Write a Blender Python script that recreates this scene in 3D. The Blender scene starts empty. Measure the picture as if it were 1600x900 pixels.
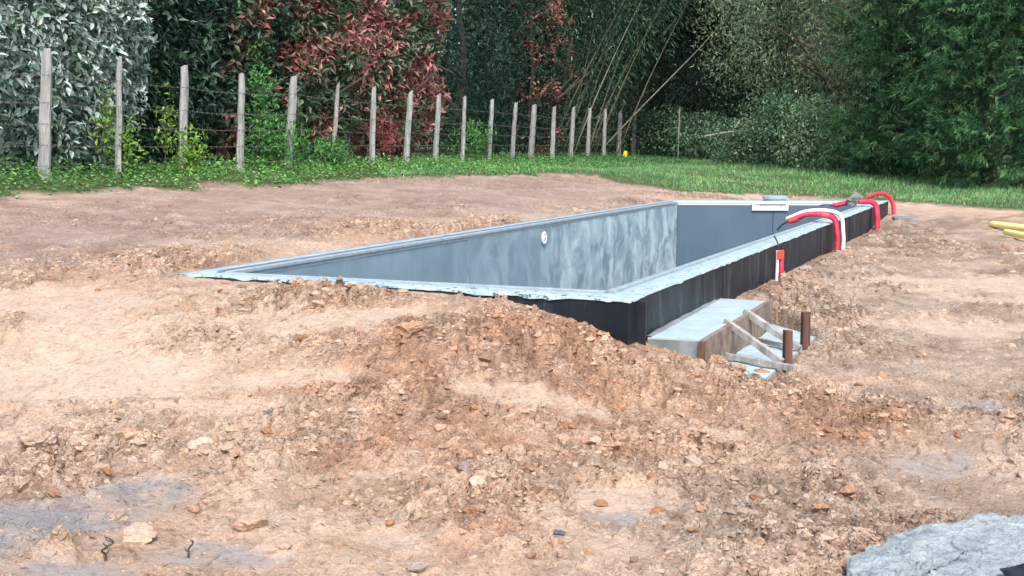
import bpy, math, random
import numpy as np
from mathutils import Vector, Matrix

random.seed(7)
RNG = np.random.default_rng(11)
SC = bpy.context.scene
COL = SC.collection

# ------------------------------------------------------------------ camera
F = 1850.0                       # focal length in pixels of the 1600 px wide photograph
EYE = 0.75                       # camera height above the pool rim (rim is z = 0)
PITCH = math.atan(220.0 / F)     # horizon lies at y = 230 in the photograph
cam_d = bpy.data.cameras.new('camera')
cam = bpy.data.objects.new('camera', cam_d)
COL.objects.link(cam)
cam.location = (0, 0, EYE)
cam.rotation_euler = (math.pi / 2 - PITCH, 0, 0)
cam_d.sensor_width = 36.0
cam_d.lens = 36.0 * F / 1600.0
cam_d.clip_start = 0.05
cam_d.clip_end = 2000
SC.camera = cam

# ------------------------------------------------------------------ light
SUN_EL, SUN_AZ = math.radians(52), math.radians(172)   # azimuth clockwise from +y
w = bpy.data.worlds.new('World')
SC.world = w
w.use_nodes = True
nt = w.node_tree
nt.nodes.clear()
sky = nt.nodes.new('ShaderNodeTexSky')
sky.sky_type = 'NISHITA'
sky.sun_disc = False
sky.sun_elevation = SUN_EL
sky.sun_rotation = SUN_AZ
sky.air_density = 1.0
sky.dust_density = 3.0
sky.ozone_density = 1.0
bg = nt.nodes.new('ShaderNodeBackground')
bg.inputs['Strength'].default_value = 0.15
wo = nt.nodes.new('ShaderNodeOutputWorld')
nt.links.new(sky.outputs[0], bg.inputs[0])
nt.links.new(bg.outputs[0], wo.inputs[0])
sd = bpy.data.lights.new('sun', 'SUN')
sd.energy = 1.45
sd.angle = math.radians(18)
sd.color = (1.0, 0.97, 0.93)
sun = bpy.data.objects.new('sun', sd)
COL.objects.link(sun)
_to = Vector((math.sin(SUN_AZ) * math.cos(SUN_EL), math.cos(SUN_AZ) * math.cos(SUN_EL), math.sin(SUN_EL)))
sun.rotation_euler = _to.to_track_quat('Z', 'Y').to_euler()
sun.location = _to * 40

SC.view_settings.view_transform = 'Standard'
SC.view_settings.look = 'None'
SC.view_settings.gamma = 1.0
SC.view_settings.use_curve_mapping = False
SC.view_settings.exposure = 1.10
SC.cycles.max_bounces = 6
SC.cycles.diffuse_bounces = 3
SC.cycles.glossy_bounces = 2
SC.cycles.transmission_bounces = 2
SC.cycles.transparent_max_bounces = 4
SC.cycles.use_denoising = True

# ------------------------------------------------------------------ survey helpers (photo pixel -> real place)
CP, SP = math.cos(PITCH), math.sin(PITCH)

def ray(px, py):
    u, v = (px - 800.0) / F, (450.0 - py) / F
    return np.array([u, CP + v * SP, -SP + v * CP])

def P(px, py, z=0.0):
    """point at height z seen at that pixel"""
    d = ray(px, py)
    t = (z - EYE) / d[2]
    return np.array([d[0] * t, d[1] * t, z])

def Q(px, py, y):
    """point at distance y seen at that pixel"""
    d = ray(px, py)
    t = y / d[1]
    return np.array([d[0] * t, y, EYE + d[2] * t])

# ------------------------------------------------------------------ noise
def _h(ix, iy, s):
    ix = ix.astype(np.int64); iy = iy.astype(np.int64)
    n = (ix * 374761393 + iy * 668265263 + s * 1442695041) & 0xFFFFFFFF
    n = ((n ^ (n >> 13)) * 1274126177) & 0xFFFFFFFF
    n = ((n ^ (n >> 16)) * 2246822519) & 0xFFFFFFFF
    return ((n ^ (n >> 15)) & 0xFFFFFF) / float(0xFFFFFF)

def vnoise(x, y, s=0):
    x = np.asarray(x, float); y = np.asarray(y, float)
    ix, iy = np.floor(x), np.floor(y)
    fx, fy = x - ix, y - iy
    fx = fx * fx * (3 - 2 * fx); fy = fy * fy * (3 - 2 * fy)
    a, b = _h(ix, iy, s), _h(ix + 1, iy, s)
    c, d = _h(ix, iy + 1, s), _h(ix + 1, iy + 1, s)
    return (a + (b - a) * fx) * (1 - fy) + (c + (d - c) * fx) * fy

def fbm(x, y, s=0, o=4):
    r, a, t = 0, 0.5, 0
    x = np.asarray(x, float); y = np.asarray(y, float)
    for i in range(o):
        r = r + a * vnoise(x, y, s + i * 17); t += a
        x = x * 2.03 + 11.3; y = y * 2.03 - 7.7; a *= 0.5
    return r / t

def worley(x, y, s=0):
    """F1, F2, cell hash, offset from the cell point"""
    ix, iy = np.floor(x), np.floor(y)
    f1 = np.full(x.shape, 9.0); f2 = np.full(x.shape, 9.0)
    idd = np.zeros(x.shape); ox = np.zeros(x.shape); oy = np.zeros(x.shape)
    for dx in (-1, 0, 1):
        for dy in (-1, 0, 1):
            cx, cy = ix + dx, iy + dy
            qx = x - (cx + _h(cx, cy, s)); qy = y - (cy + _h(cx, cy, s + 5))
            d = np.sqrt(qx * qx + qy * qy)
            m = d < f1
            f2 = np.where(m, f1, np.minimum(f2, d))
            f1 = np.where(m, d, f1)
            idd = np.where(m, _h(cx, cy, s + 9), idd)
            ox = np.where(m, qx, ox); oy = np.where(m, qy, oy)
    return f1, f2, idd, ox, oy

def sstep(a, b, x):
    t = np.clip((x - a) / (b - a), 0, 1)
    return t * t * (3 - 2 * t)

# ------------------------------------------------------------------ materials
def new_mat(name):
    m = bpy.data.materials.new(name)
    m.use_nodes = True
    n = m.node_tree
    b = n.nodes['Principled BSDF']
    return m, n, b

def N(nt, typ, **kw):
    n = nt.nodes.new(typ)
    for k, v in kw.items():
        if k in n.inputs: n.inputs[k].default_value = v
        else: setattr(n, k, v)
    return n

def ramp(nt, fac, stops):
    r = nt.nodes.new('ShaderNodeValToRGB')
    e = r.color_ramp.elements
    while len(e) > 1: e.remove(e[-1])
    e[0].position = stops[0][0]; e[0].color = (*stops[0][1], 1)
    for p, c in stops[1:]:
        q = e.new(p); q.color = (*c, 1)
    nt.links.new(fac, r.inputs[0])
    return r

def simple_mat(name, c1, c2, scale=8, rough=0.7, bump=0.3, bscale=40, stretch=(1, 1, 1), spec=0.4, dist=0.005, detail=6):
    m, nt, b = new_mat(name)
    L = nt.links
    tc = N(nt, 'ShaderNodeTexCoord'); mp = N(nt, 'ShaderNodeMapping')
    mp.inputs['Scale'].default_value = stretch
    L.new(tc.outputs['Object'], mp.inputs[0])
    n1 = N(nt, 'ShaderNodeTexNoise', Scale=scale, Detail=detail, Roughness=0.65)
    L.new(mp.outputs[0], n1.inputs['Vector'])
    r = ramp(nt, n1.outputs['Fac'], [(0.33, c1), (0.67, c2)])
    L.new(r.outputs[0], b.inputs['Base Color'])
    b.inputs['Roughness'].default_value = rough
    b.inputs['Specular IOR Level'].default_value = spec
    n2 = N(nt, 'ShaderNodeTexNoise', Scale=bscale, Detail=5, Roughness=0.7)
    L.new(mp.outputs[0], n2.inputs['Vector'])
    bp = N(nt, 'ShaderNodeBump', Strength=bump, Distance=dist)
    L.new(n2.outputs['Fac'], bp.inputs['Height'])
    L.new(bp.outputs[0], b.inputs['Normal'])
    return m

def leaf_mat(name, rough=0.45, trans=0.25, spec=0.4):
    m, nt, b = new_mat(name)
    L = nt.links
    at = N(nt, 'ShaderNodeAttribute'); at.attribute_name = 'Col'
    L.new(at.outputs['Color'], b.inputs['Base Color'])
    b.inputs['Roughness'].default_value = rough
    b.inputs['Specular IOR Level'].default_value = spec
    t = N(nt, 'ShaderNodeBsdfTranslucent')
    hs = N(nt, 'ShaderNodeHueSaturation', Saturation=1.1, Value=1.3)
    L.new(at.outputs['Color'], hs.inputs['Color'])
    L.new(hs.outputs[0], t.inputs['Color'])
    mx = N(nt, 'ShaderNodeMixShader'); mx.inputs[0].default_value = trans
    out = nt.nodes['Material Output']
    L.new(b.outputs[0], mx.inputs[1]); L.new(t.outputs[0], mx.inputs[2])
    L.new(mx.outputs[0], out.inputs['Surface'])
    return m

M = {}
M['leaf'] = leaf_mat('leaf', 0.42, 0.2, 0.45)
M['leaf_matt'] = leaf_mat('leaf_matt', 0.65, 0.25, 0.25)
M['bark'] = simple_mat('bark', (0.05, 0.042, 0.034), (0.13, 0.11, 0.09), 14, 0.9, 0.8, 30, (1, 1, 0.3), 0.2, 0.02)
M['culm'] = simple_mat('bamboo_culm', (0.09, 0.10, 0.065), (0.19, 0.19, 0.13), 6, 0.55, 0.2, 20, (1, 1, 0.3), 0.3)
M['culm_pale'] = simple_mat('dry_culm', (0.24, 0.235, 0.18), (0.36, 0.35, 0.28), 6, 0.6, 0.2, 20, (1, 1, 0.3), 0.3)
M['post'] = simple_mat('weathered_post_wood', (0.20, 0.20, 0.19), (0.44, 0.455, 0.435), 9, 0.9, 0.9, 26, (3.0, 3.0, 0.22), 0.2, 0.012)
M['wire'] = simple_mat('rusty_wire', (0.09, 0.08, 0.075), (0.20, 0.19, 0.18), 30, 0.6, 0.1, 60)
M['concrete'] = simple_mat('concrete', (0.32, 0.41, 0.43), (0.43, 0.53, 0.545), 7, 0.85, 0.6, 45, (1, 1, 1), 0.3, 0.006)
M['concrete_side'] = simple_mat('dark_concrete', (0.13, 0.15, 0.155), (0.26, 0.29, 0.295), 6, 0.8, 0.6, 40, (1, 1, 0.6), 0.3, 0.006)  # darker mix than the pale concrete
M['concrete_rough'] = simple_mat('crusted_concrete', (0.25, 0.30, 0.31), (0.50, 0.57, 0.575), 14, 0.95, 1.0, 48, (1, 1, 1), 0.25, 0.02)
def rim_mat(c1=(0.28, 0.375, 0.395), c2=(0.44, 0.54, 0.555)):
    m = simple_mat('rim_concrete', c1, c2, 9, .85, .7, 45, (1, 1, 1), .3, .006)
    nt = m.node_tree; b = nt.nodes['Principled BSDF']; L = nt.links
    src = b.inputs['Base Color'].links[0].from_socket
    tc = N(nt, 'ShaderNodeTexCoord')
    n = N(nt, 'ShaderNodeTexNoise', Scale=17, Detail=8, Roughness=.8); L.new(tc.outputs['Object'], n.inputs['Vector'])
    ag = N(nt, 'ShaderNodeAttribute'); ag.attribute_name = 'grime'
    sb = N(nt, 'ShaderNodeMath', operation='MULTIPLY_ADD'); sb.inputs[1].default_value = -.04; L.new(ag.outputs['Fac'], sb.inputs[0]); L.new(n.outputs['Fac'], sb.inputs[2])
    r = ramp(nt, sb.outputs[0], [(.37, (.12, .15, .18)), (.44, (1, 1, 1))])
    mx = N(nt, 'ShaderNodeMix', data_type='RGBA', blend_type='MULTIPLY'); mx.inputs[0].default_value = 1.0
    L.new(src, mx.inputs[6]); L.new(r.outputs[0], mx.inputs[7]); L.new(mx.outputs[2], b.inputs['Base Color'])
    return m
M['rim'] = rim_mat()
M['concrete_rough'] = rim_mat((.25, .29, .30), (.45, .495, .50)); M['concrete_rough'].name = 'crusted_concrete'
for _n in M['concrete_rough'].node_tree.nodes:
    if _n.type == 'VALTORGB' and _n.color_ramp.elements[0].position > .365: _n.color_ramp.elements[0].position = .30; _n.color_ramp.elements[1].position = .46; _n.color_ramp.elements[0].color = (.3, .32, .33, 1)
for _n in M['concrete_rough'].node_tree.nodes:
    if _n.type == 'BUMP': _n.inputs['Distance'].default_value = .02; _n.inputs['Strength'].default_value = 1.0
M['white_plastic'] = simple_mat('white_plastic', (0.74, 0.76, 0.78), (0.82, 0.83, 0.84), 5, 0.35, 0.03, 20)
M['grey_plastic'] = simple_mat('grey_plastic', (0.17, 0.21, 0.25), (0.24, 0.28, 0.32), 5, 0.4, 0.05, 20)
M['rail'] = simple_mat('pale_grey_rail', (0.26, 0.32, 0.35), (0.37, 0.43, 0.46), 12, 0.5, 0.2, 50)
M['red_plastic'] = simple_mat('red_conduit', (0.50, 0.03, 0.06), (0.70, 0.035, 0.10), 9, 0.45, 0.1, 40)
M['orange_tape'] = simple_mat('orange_tape', (0.70, 0.055, 0.03), (0.80, 0.10, 0.05), 14, 0.45, 0.3, 60)
M['red_tape'] = simple_mat('red_tape', (0.66, 0.06, 0.07), (0.76, 0.10, 0.10), 14, 0.45, 0.3, 60)
M['black_rubber'] = simple_mat('black_rubber', (0.012, 0.014, 0.016), (0.03, 0.032, 0.036), 12, 0.5, 0.1, 40)
M['fin'] = simple_mat('black_panel_fin', (0.010, 0.014, 0.022), (0.02, 0.026, 0.036), 12, 0.4, 0.1, 40)
M['yellow_pipe'] = simple_mat('yellow_pipe', (0.86, 0.77, 0.22), (0.90, 0.83, 0.32), 5, 0.4, 0.05, 20)
M['yellow_tag'] = simple_mat('yellow_tag', (0.85, 0.52, 0.01), (0.9, 0.6, 0.02), 5, 0.4, 0.05, 20)
M['rust_wood'] = simple_mat('wet_stake_wood', (0.06, 0.033, 0.026), (0.17, 0.085, 0.06), 9, 0.8, 0.6, 30, (3, 3, 0.3), 0.3, 0.006)
M['board'] = simple_mat('formwork_board', (0.13, 0.095, 0.075), (0.32, 0.245, 0.19), 5, 0.85, 0.7, 30, (0.4, 3, 2), 0.25, 0.006)
M['batten'] = simple_mat('cement_stained_batten', (0.22, 0.21, 0.195), (0.46, 0.45, 0.42), 7, 0.9, 0.8, 30, (3, 3, 1), 0.2, 0.008)
def clod_mat():
    m, nt, b = new_mat('clay_clod'); L = nt.links
    at = N(nt, 'ShaderNodeAttribute'); at.attribute_name = 'Col'
    ge = N(nt, 'ShaderNodeNewGeometry')
    n1 = N(nt, 'ShaderNodeTexNoise', Scale=60, Detail=6, Roughness=.75); L.new(ge.outputs['Position'], n1.inputs['Vector'])
    r = ramp(nt, n1.outputs['Fac'], [(.3, (.68, .62, .57)), (.7, (1.2, 1.2, 1.2))])
    mx = N(nt, 'ShaderNodeMix', data_type='RGBA', blend_type='MULTIPLY'); mx.inputs[0].default_value = 1.0
    L.new(at.outputs['Color'], mx.inputs[6]); L.new(r.outputs[0], mx.inputs[7]); L.new(mx.outputs[2], b.inputs['Base Color'])
    b.inputs['Roughness'].default_value = .95; b.inputs['Specular IOR Level'].default_value = .15
    n2 = N(nt, 'ShaderNodeTexNoise', Scale=90, Detail=6, Roughness=.75); L.new(ge.outputs['Position'], n2.inputs['Vector'])
    bp = N(nt, 'ShaderNodeBump', Strength=.8, Distance=.01); L.new(n2.outputs['Fac'], bp.inputs['Height']); L.new(bp.outputs[0], b.inputs['Normal'])
    return m
M['clod'] = clod_mat()
M['twig'] = simple_mat('dead_twig', (0.035, 0.028, 0.022), (0.09, 0.075, 0.06), 30, 0.9, 0.5, 60)
M['scrap'] = simple_mat('blue_grey_scrap', (0.07, 0.075, 0.10), (0.15, 0.155, 0.18), 20, 0.5, 0.3, 60)

def streak_mat(name, base1, base2, pale, amount, rough, vert=0.12, scale=9.0, swirl=0.0):
    """flat panel sheet with runs and smears of cement slurry"""
    m, nt, b = new_mat(name)
    L = nt.links
    tc = N(nt, 'ShaderNodeTexCoord')
    n0 = N(nt, 'ShaderNodeTexNoise', Scale=1.1, Detail=4, Roughness=0.6)
    L.new(tc.outputs['Object'], n0.inputs['Vector'])
    rb = ramp(nt, n0.outputs['Fac'], [(0.3, base1), (0.7, base2)])
    # vertical runs
    mp = N(nt, 'ShaderNodeMapping'); mp.inputs['Scale'].default_value = (1, 1, vert)
    L.new(tc.outputs['Object'], mp.inputs[0])
    n1 = N(nt, 'ShaderNodeTexNoise', Scale=scale, Detail=8, Roughness=0.72, Distortion=0.4)
    L.new(mp.outputs[0], n1.inputs['Vector'])
    r1 = ramp(nt, n1.outputs['Fac'], [(0.52, (0, 0, 0)), (0.70, (1, 1, 1))])
    # smeared patches
    n2 = N(nt, 'ShaderNodeTexNoise', Scale=2.6, Detail=8, Roughness=0.66, Distortion=swirl)
    mp2 = N(nt, 'ShaderNodeMapping'); mp2.inputs['Scale'].default_value = (1, 1, 0.8)
    L.new(tc.outputs['Object'], mp2.inputs[0]); L.new(mp2.outputs[0], n2.inputs['Vector'])
    r2 = ramp(nt, n2.outputs['Fac'], [(0.40, (0, 0, 0)), (0.64, (1, 1, 1))])
    at = N(nt, 'ShaderNodeAttribute'); at.attribute_name = 'smear'
    mul = N(nt, 'ShaderNodeMath', operation='MULTIPLY_ADD')
    L.new(r2.outputs[0], mul.inputs[0]); L.new(at.outputs['Fac'], mul.inputs[1])
    m3 = N(nt, 'ShaderNodeMath', operation='MULTIPLY'); m3.inputs[1].default_value = amount
    L.new(r1.outputs[0], m3.inputs[0]); L.new(m3.outputs[0], mul.inputs[2])
    mul.use_clamp = True
    mx = N(nt, 'ShaderNodeMix', data_type='RGBA')
    L.new(mul.outputs[0], mx.inputs[0]); L.new(rb.outputs[0], mx.inputs[6]); mx.inputs[7].default_value = (*pale, 1)
    L.new(mx.outputs[2], b.inputs['Base Color'])
    b.inputs['Specular IOR Level'].default_value = .3
    rr = N(nt, 'ShaderNodeMapRange'); rr.inputs[3].default_value = rough; rr.inputs[4].default_value = 0.8
    L.new(mul.outputs[0], rr.inputs[0]); L.new(rr.outputs[0], b.inputs['Roughness'])
    return m

M['inner_panel'] = streak_mat('inner_panel_sheet', (0.17, 0.25, 0.29), (0.22, 0.305, 0.345), (0.47, 0.57, 0.59), 0.12, 0.45, 0.1, 7.0, .9)  # base lighter than the far wall's: light on the long side painted in
M['inner_panel_clean_shaded'] = streak_mat('clean_shaded_panel_sheet', (0.072, 0.115, 0.155), (0.095, 0.145, 0.19), (0.30, 0.37, 0.41), 0.10, 0.42, 0.1, 7.0, .5)  # unsmeared; base also darkened, painting the weaker light on the far wall
M['outer_panel'] = streak_mat('outer_panel_sheet', (0.004, 0.007, 0.011), (0.010, 0.015, 0.022), (0.15, 0.20, 0.235), 0.36, 0.55, 0.16, 11.0, 0.3)

# ------------------------------------------------------------------ mesh helpers
def np_mesh(name, verts, faces, nper, cols=None, smooth=False):
    me = bpy.data.meshes.new(name)
    nv, nf = len(verts), len(faces)
    me.vertices.add(nv)
    me.vertices.foreach_set('co', np.ascontiguousarray(verts, np.float32).ravel())
    me.loops.add(nf * nper)
    me.loops.foreach_set('vertex_index', np.ascontiguousarray(faces, np.int32).ravel())
    me.polygons.add(nf)
    me.polygons.foreach_set('loop_start', np.arange(0, nf * nper, nper, dtype=np.int32))
    me.polygons.foreach_set('loop_total', np.full(nf, nper, np.int32))
    me.polygons.foreach_set('use_smooth', np.full(nf, smooth, bool))
    me.update(calc_edges=True)
    if cols is not None:
        a = me.color_attributes.new('Col', 'FLOAT_COLOR', 'POINT')
        c4 = np.ones((nv, 4), np.float32); c4[:, :3] = cols
        a.data.foreach_set('color', c4.ravel())
    return me

def link(name, me, mat, parent=None):
    o = bpy.data.objects.new(name, me)
    COL.objects.link(o)
    if mat is not None and not me.materials:
        me.materials.append(mat)
    if parent is not None:
        o.parent = parent
        o.matrix_parent_inverse = Matrix.Translation(-Vector(parent.location)) if parent.rotation_euler[2] == 0 else parent.matrix_basis.inverted()
    return o

def tag(o, label=None, cat=None, group=None, kind=None):
    if label: o['label'] = label
    if cat: o['category'] = cat
    if group: o['group'] = group
    if kind: o['kind'] = kind
    return o

def empty(name, loc):
    o = bpy.data.objects.new(name, None)
    o.empty_display_size = 0.1
    o.location = Vector([float(v) for v in loc])
    COL.objects.link(o)
    return o

class MB:
    def __init__(s): s.v = []; s.f = []
    def add(s, vs, fs):
        k = len(s.v); s.v += [tuple(float(c) for c in v) for v in vs]; s.f += [tuple(i + k for i in f) for f in fs]
    def hexa(s, b, t):
        """b, t: four bottom and four top points, counter-clockwise from above"""
        s.add(list(b) + list(t), [(3, 2, 1, 0), (4, 5, 6, 7), (0, 1, 5, 4), (1, 2, 6, 5), (2, 3, 7, 6), (3, 0, 4, 7)])
    def prism(s, poly, z0, z1):
        n = len(poly)
        s.add([(p[0], p[1], z0) for p in poly] + [(p[0], p[1], z1) for p in poly],
              [tuple(range(n - 1, -1, -1)), tuple(range(n, 2 * n))] + [(i, (i + 1) % n, n + (i + 1) % n, n + i) for i in range(n)])
    def bar(s, a, b, wd, th, up=(0, 0, 1)):
        a, b = Vector(a), Vector(b)
        d = (b - a).normalized(); u = Vector(up); sd = d.cross(u).normalized(); u = sd.cross(d)
        sd *= wd / 2; u *= th / 2
        s.add([a - sd - u, a + sd - u, a + sd + u, a - sd + u, b - sd - u, b + sd - u, b + sd + u, b - sd + u],
              [(0, 1, 2, 3), (7, 6, 5, 4), (0, 4, 5, 1), (1, 5, 6, 2), (2, 6, 7, 3), (3, 7, 4, 0)])
    def tube(s, pts, rad, n=8, caps=True):
        pts = [Vector(p) for p in pts]
        k = len(pts)
        rs = rad if hasattr(rad, '__len__') else [rad] * k
        ref = None; vs = []; fs = []
        for i, p in enumerate(pts):
            d = (pts[min(i + 1, k - 1)] - pts[max(i - 1, 0)]).normalized()
            if ref is None:
                ref = d.orthogonal().normalized()
            ref = (ref - d * ref.dot(d)).normalized()
            bn = d.cross(ref)
            for j in range(n):
                a = 2 * math.pi * j / n
                vs.append(p + (ref * math.cos(a) + bn * math.sin(a)) * rs[i])
        for i in range(k - 1):
            for j in range(n):
                fs.append((i * n + j, i * n + (j + 1) % n, (i + 1) * n + (j + 1) % n, (i + 1) * n + j))
        if caps:
            fs.append(tuple(range(n - 1, -1, -1))); fs.append(tuple((k - 1) * n + j for j in range(n)))
        s.add(vs, fs)
    def lathe(s, prof, c, ax, n=20):
        c, ax = Vector(c), Vector(ax).normalized(); e1 = ax.orthogonal().normalized(); e2 = ax.cross(e1)
        vs = []; fs = []
        for r, h in prof:
            for j in range(n):
                a = 2 * math.pi * j / n
                vs.append(c + ax * h + (e1 * math.cos(a) + e2 * math.sin(a)) * r)
        for i in range(len(prof) - 1):
            for j in range(n):
                fs.append((i * n + j, i * n + (j + 1) % n, (i + 1) * n + (j + 1) % n, (i + 1) * n + j))
        fs.append(tuple((len(prof) - 1) * n + j for j in range(n)))
        fs.append(tuple(range(n - 1, -1, -1)))
        s.add(vs, fs)
    def build(s, name, mat, parent=None, smooth=False, bevel=0):
        me = bpy.data.meshes.new(name)
        me.from_pydata(s.v, [], s.f)
        me.update()
        if smooth: me.polygons.foreach_set('use_smooth', [True] * len(me.polygons))
        o = link(name, me, mat, parent)
        if bevel:
            b = o.modifiers.new('bevel', 'BEVEL'); b.width = bevel; b.segments = 2; b.limit_method = 'ANGLE'
        return o

def spline(pts, n=10):
    """Catmull-Rom through points"""
    p = [np.array(q, float) for q in pts]
    p = [2 * p[0] - p[1]] + p + [2 * p[-1] - p[-2]]
    out = []
    for i in range(1, len(p) - 2):
        for k in range(n):
            t = k / n
            out.append(0.5 * ((2 * p[i]) + (-p[i - 1] + p[i + 1]) * t + (2 * p[i - 1] - 5 * p[i] + 4 * p[i + 1] - p[i + 2]) * t * t + (-p[i - 1] + 3 * p[i] - 3 * p[i + 1] + p[i + 2]) * t ** 3))
    out.append(p[-2])
    return out

def unit(a):
    return a / np.maximum(np.linalg.norm(a, axis=-1, keepdims=True), 1e-9)

def leaf_mesh(name, p, d, n, Ln, Wd, cols, rich=False, fold=0.18, curl=0.12):
    """p base, d direction, n normal, all (k,3); one small folded blade per row"""
    k = len(p)
    d = unit(d); s = unit(np.cross(d, n)); n = np.cross(s, d)
    Ln = np.broadcast_to(np.asarray(Ln, float), (k,))[:, None]; Wd = np.broadcast_to(np.asarray(Wd, float), (k,))[:, None]
    if rich:
        v = np.stack([p,
                      p + d * Ln * .3 + s * Wd * .46 + n * Wd * fold, p + d * Ln * .68 + s * Wd * .38 + n * (Wd * fold - Ln * curl * .4),
                      p + d * Ln - n * Ln * curl,
                      p + d * Ln * .68 - s * Wd * .38 + n * (Wd * fold - Ln * curl * .4), p + d * Ln * .3 - s * Wd * .46 + n * Wd * fold], 1)
        f = np.array([[0, 1, 2, 3], [0, 3, 4, 5]])[None] + (np.arange(k) * 6)[:, None, None]
        m = 6; q = 4
    else:
        v = np.stack([p, p + d * Ln * .45 + s * Wd * .5 + n * Wd * fold, p + d * Ln - n * Ln * curl, p + d * Ln * .45 - s * Wd * .5 + n * Wd * fold], 1)
        f = np.array([[0, 1, 2], [0, 2, 3]])[None] + (np.arange(k) * 4)[:, None, None]
        m = 4; q = 3
    return np_mesh(name, v.reshape(-1, 3), f.reshape(-1, q), q, np.repeat(cols, m, axis=0), smooth=False)

def pick_cols(k, palette, weights, jit=0.18):
    pal = np.array(palette); wts = np.array(weights, float); wts /= wts.sum()
    c = pal[RNG.choice(len(pal), k, p=wts)]
    return np.clip(c * (1 + RNG.normal(0, jit, (k, 1))) * (1 + RNG.normal(0, 0.02, (k, 3))), 0.004, 0.95)

# ------------------------------------------------------------------ pool survey
oA, oB, oC, oD = P(277, 427), P(982, 469), P(1388, 313), P(1056, 311)
iA, iB, iC, iD = P(352, 427), P(950, 456.5), P(1361, 316.5), P(1058, 315.5)

# ------------------------------------------------------------------ terrain
def fence_at(px, off=0.0):
    """point on the fence line seen in that pixel column; off = metres behind it"""
    y0 = 12.75; x0 = (70 - 800) / F * y0; m = (1477 - 800) / F
    nx, ny = -1 / math.hypot(1, m), m / math.hypot(1, m)
    x0 += nx * off; y0 += ny * off
    k = (px - 800) / F
    y = (-x0 + m * y0) / (m - k)
    return np.array([k * y, y])

_cp = []
def ctl(px, py, z): q = P(px, py, z); _cp.append((q[0], q[1], z))
for a in [(200, 430, -.01), (100, 428, .0), (-100, 420, .02), (285, 434, -.02), (420, 449, -.03), (560, 462, -.03), (680, 468, -.02), (790, 472, -.03), (850, 490, -.085),
          (920, 508, -.135), (975, 536, -.20), (1010, 548, -.26), (1060, 560, -.32), (1105, 578, -.38), (1180, 598, -.45),
          (330, 416, -.015), (500, 390, -.01), (700, 358, -.01), (850, 335, -.01), (1000, 315, -.01), (500, 350, .07), (250, 380, .05), (0, 370, .08), (700, 310, .12), (900, 285, .16),
          (0, 330, .16), (-200, 345, .14), (300, 305, .21), (560, 290, .24), (750, 278, .28), (900, 270, .3), (1000, 290, .12), (1060, 303, .03), (1200, 304, -.05), (1330, 305, -.12), (1130, 285, .1),
          (1450, 297, -.05), (1600, 309, -.1), (1750, 318, -.12), (1600, 335, -.2), (1450, 345, -.25), (1400, 352, -.26),
          (1212, 440, -.29), (1305, 398, -.32), (1362, 367, -.33), (1180, 462, -.27), (1150, 500, -.33),
          (1600, 400, -.3), (1750, 420, -.3), (1600, 500, -.4), (1400, 500, -.4), (1300, 480, -.37), (1300, 560, -.44), (1250, 600, -.46), (1600, 700, -.5), (1400, 700, -.5), (1100, 700, -.5),
          (800, 900, -.52), (0, 900, -.46), (1600, 900, -.53), (400, 900, -.5), (0, 600, -.29), (400, 600, -.27), (200, 500, -.1), (400, 500, -.09), (0, 500, -.1), (600, 500, -.09), (740, 500, -.07), (700, 600, -.28), (600, 740, -.44), (200, 740, -.42),
          (800, 540, -.15), (870, 560, -.22), (950, 600, -.34), (1000, 640, -.43), (850, 680, -.42), (400, 700, -.4), (-300, 600, -.3), (-300, 450, .0), (2000, 600, -.5), (2000, 400, -.3)]:
    ctl(*a)
for pxx in (-200, 70, 250, 450, 640, 800, 900, 990, 1050):
    q = fence_at(pxx); _cp.append((q[0], q[1], .385 + .004 * (q[1] - 13)))
    q = fence_at(pxx, 6); _cp.append((q[0], q[1], .45 + .005 * (q[1] - 13)))
_cp += [(0, 0, -.55), (-4, 0, -.5), (5, 0, -.6), (0, -12, -.9), (-20, 0, -.3), (20, 0, -.6), (12, 24, 0.0), (8, 30, .1), (20, 30, .1), (9, 45, .35), (30, 60, .5), (-20, 30, .6), (0, 70, .8), (-40, 60, .9), (40, 20, -.2)]
_cp = np.array(_cp)
def _rbf_fit():
    c = _cp; n = len(c)
    r = np.linalg.norm(c[:, None, :2] - c[None, :, :2], axis=2)
    A = np.zeros((n + 3, n + 3)); A[:n, :n] = r - np.eye(n) * 0.08
    A[:n, n] = A[n, :n] = 1; A[:n, n + 1:] = c[:, :2]; A[n + 1:, :n] = c[:, :2].T
    return np.linalg.solve(A, np.concatenate([c[:, 2], np.zeros(3)]))
_W = _rbf_fit()
def terrain(x, y):
    x = np.asarray(x, float); y = np.asarray(y, float)
    xc = np.clip(x, -45, 45); yc = np.clip(y, -15, 75)
    sh = x.shape; xf, yf = xc.ravel(), yc.ravel()
    out = np.zeros(xf.shape)
    for i in range(len(_cp)):
        out += _W[i] * np.sqrt((xf - _cp[i, 0]) ** 2 + (yf - _cp[i, 1]) ** 2 + 0.02)
    out += _W[-3] + _W[-2] * xf + _W[-1] * yf
    return np.clip(out, -1.2, 1.4).reshape(sh)

def G(px, py):
    """ground point seen at that pixel"""
    z = -0.2
    for _ in range(40):
        q = P(px, py, min(z, EYE - 0.12)); z = 0.6 * z + 0.4 * float(terrain(q[0], q[1]))
    return np.array([q[0], q[1], float(terrain(q[0], q[1]))])

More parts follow.
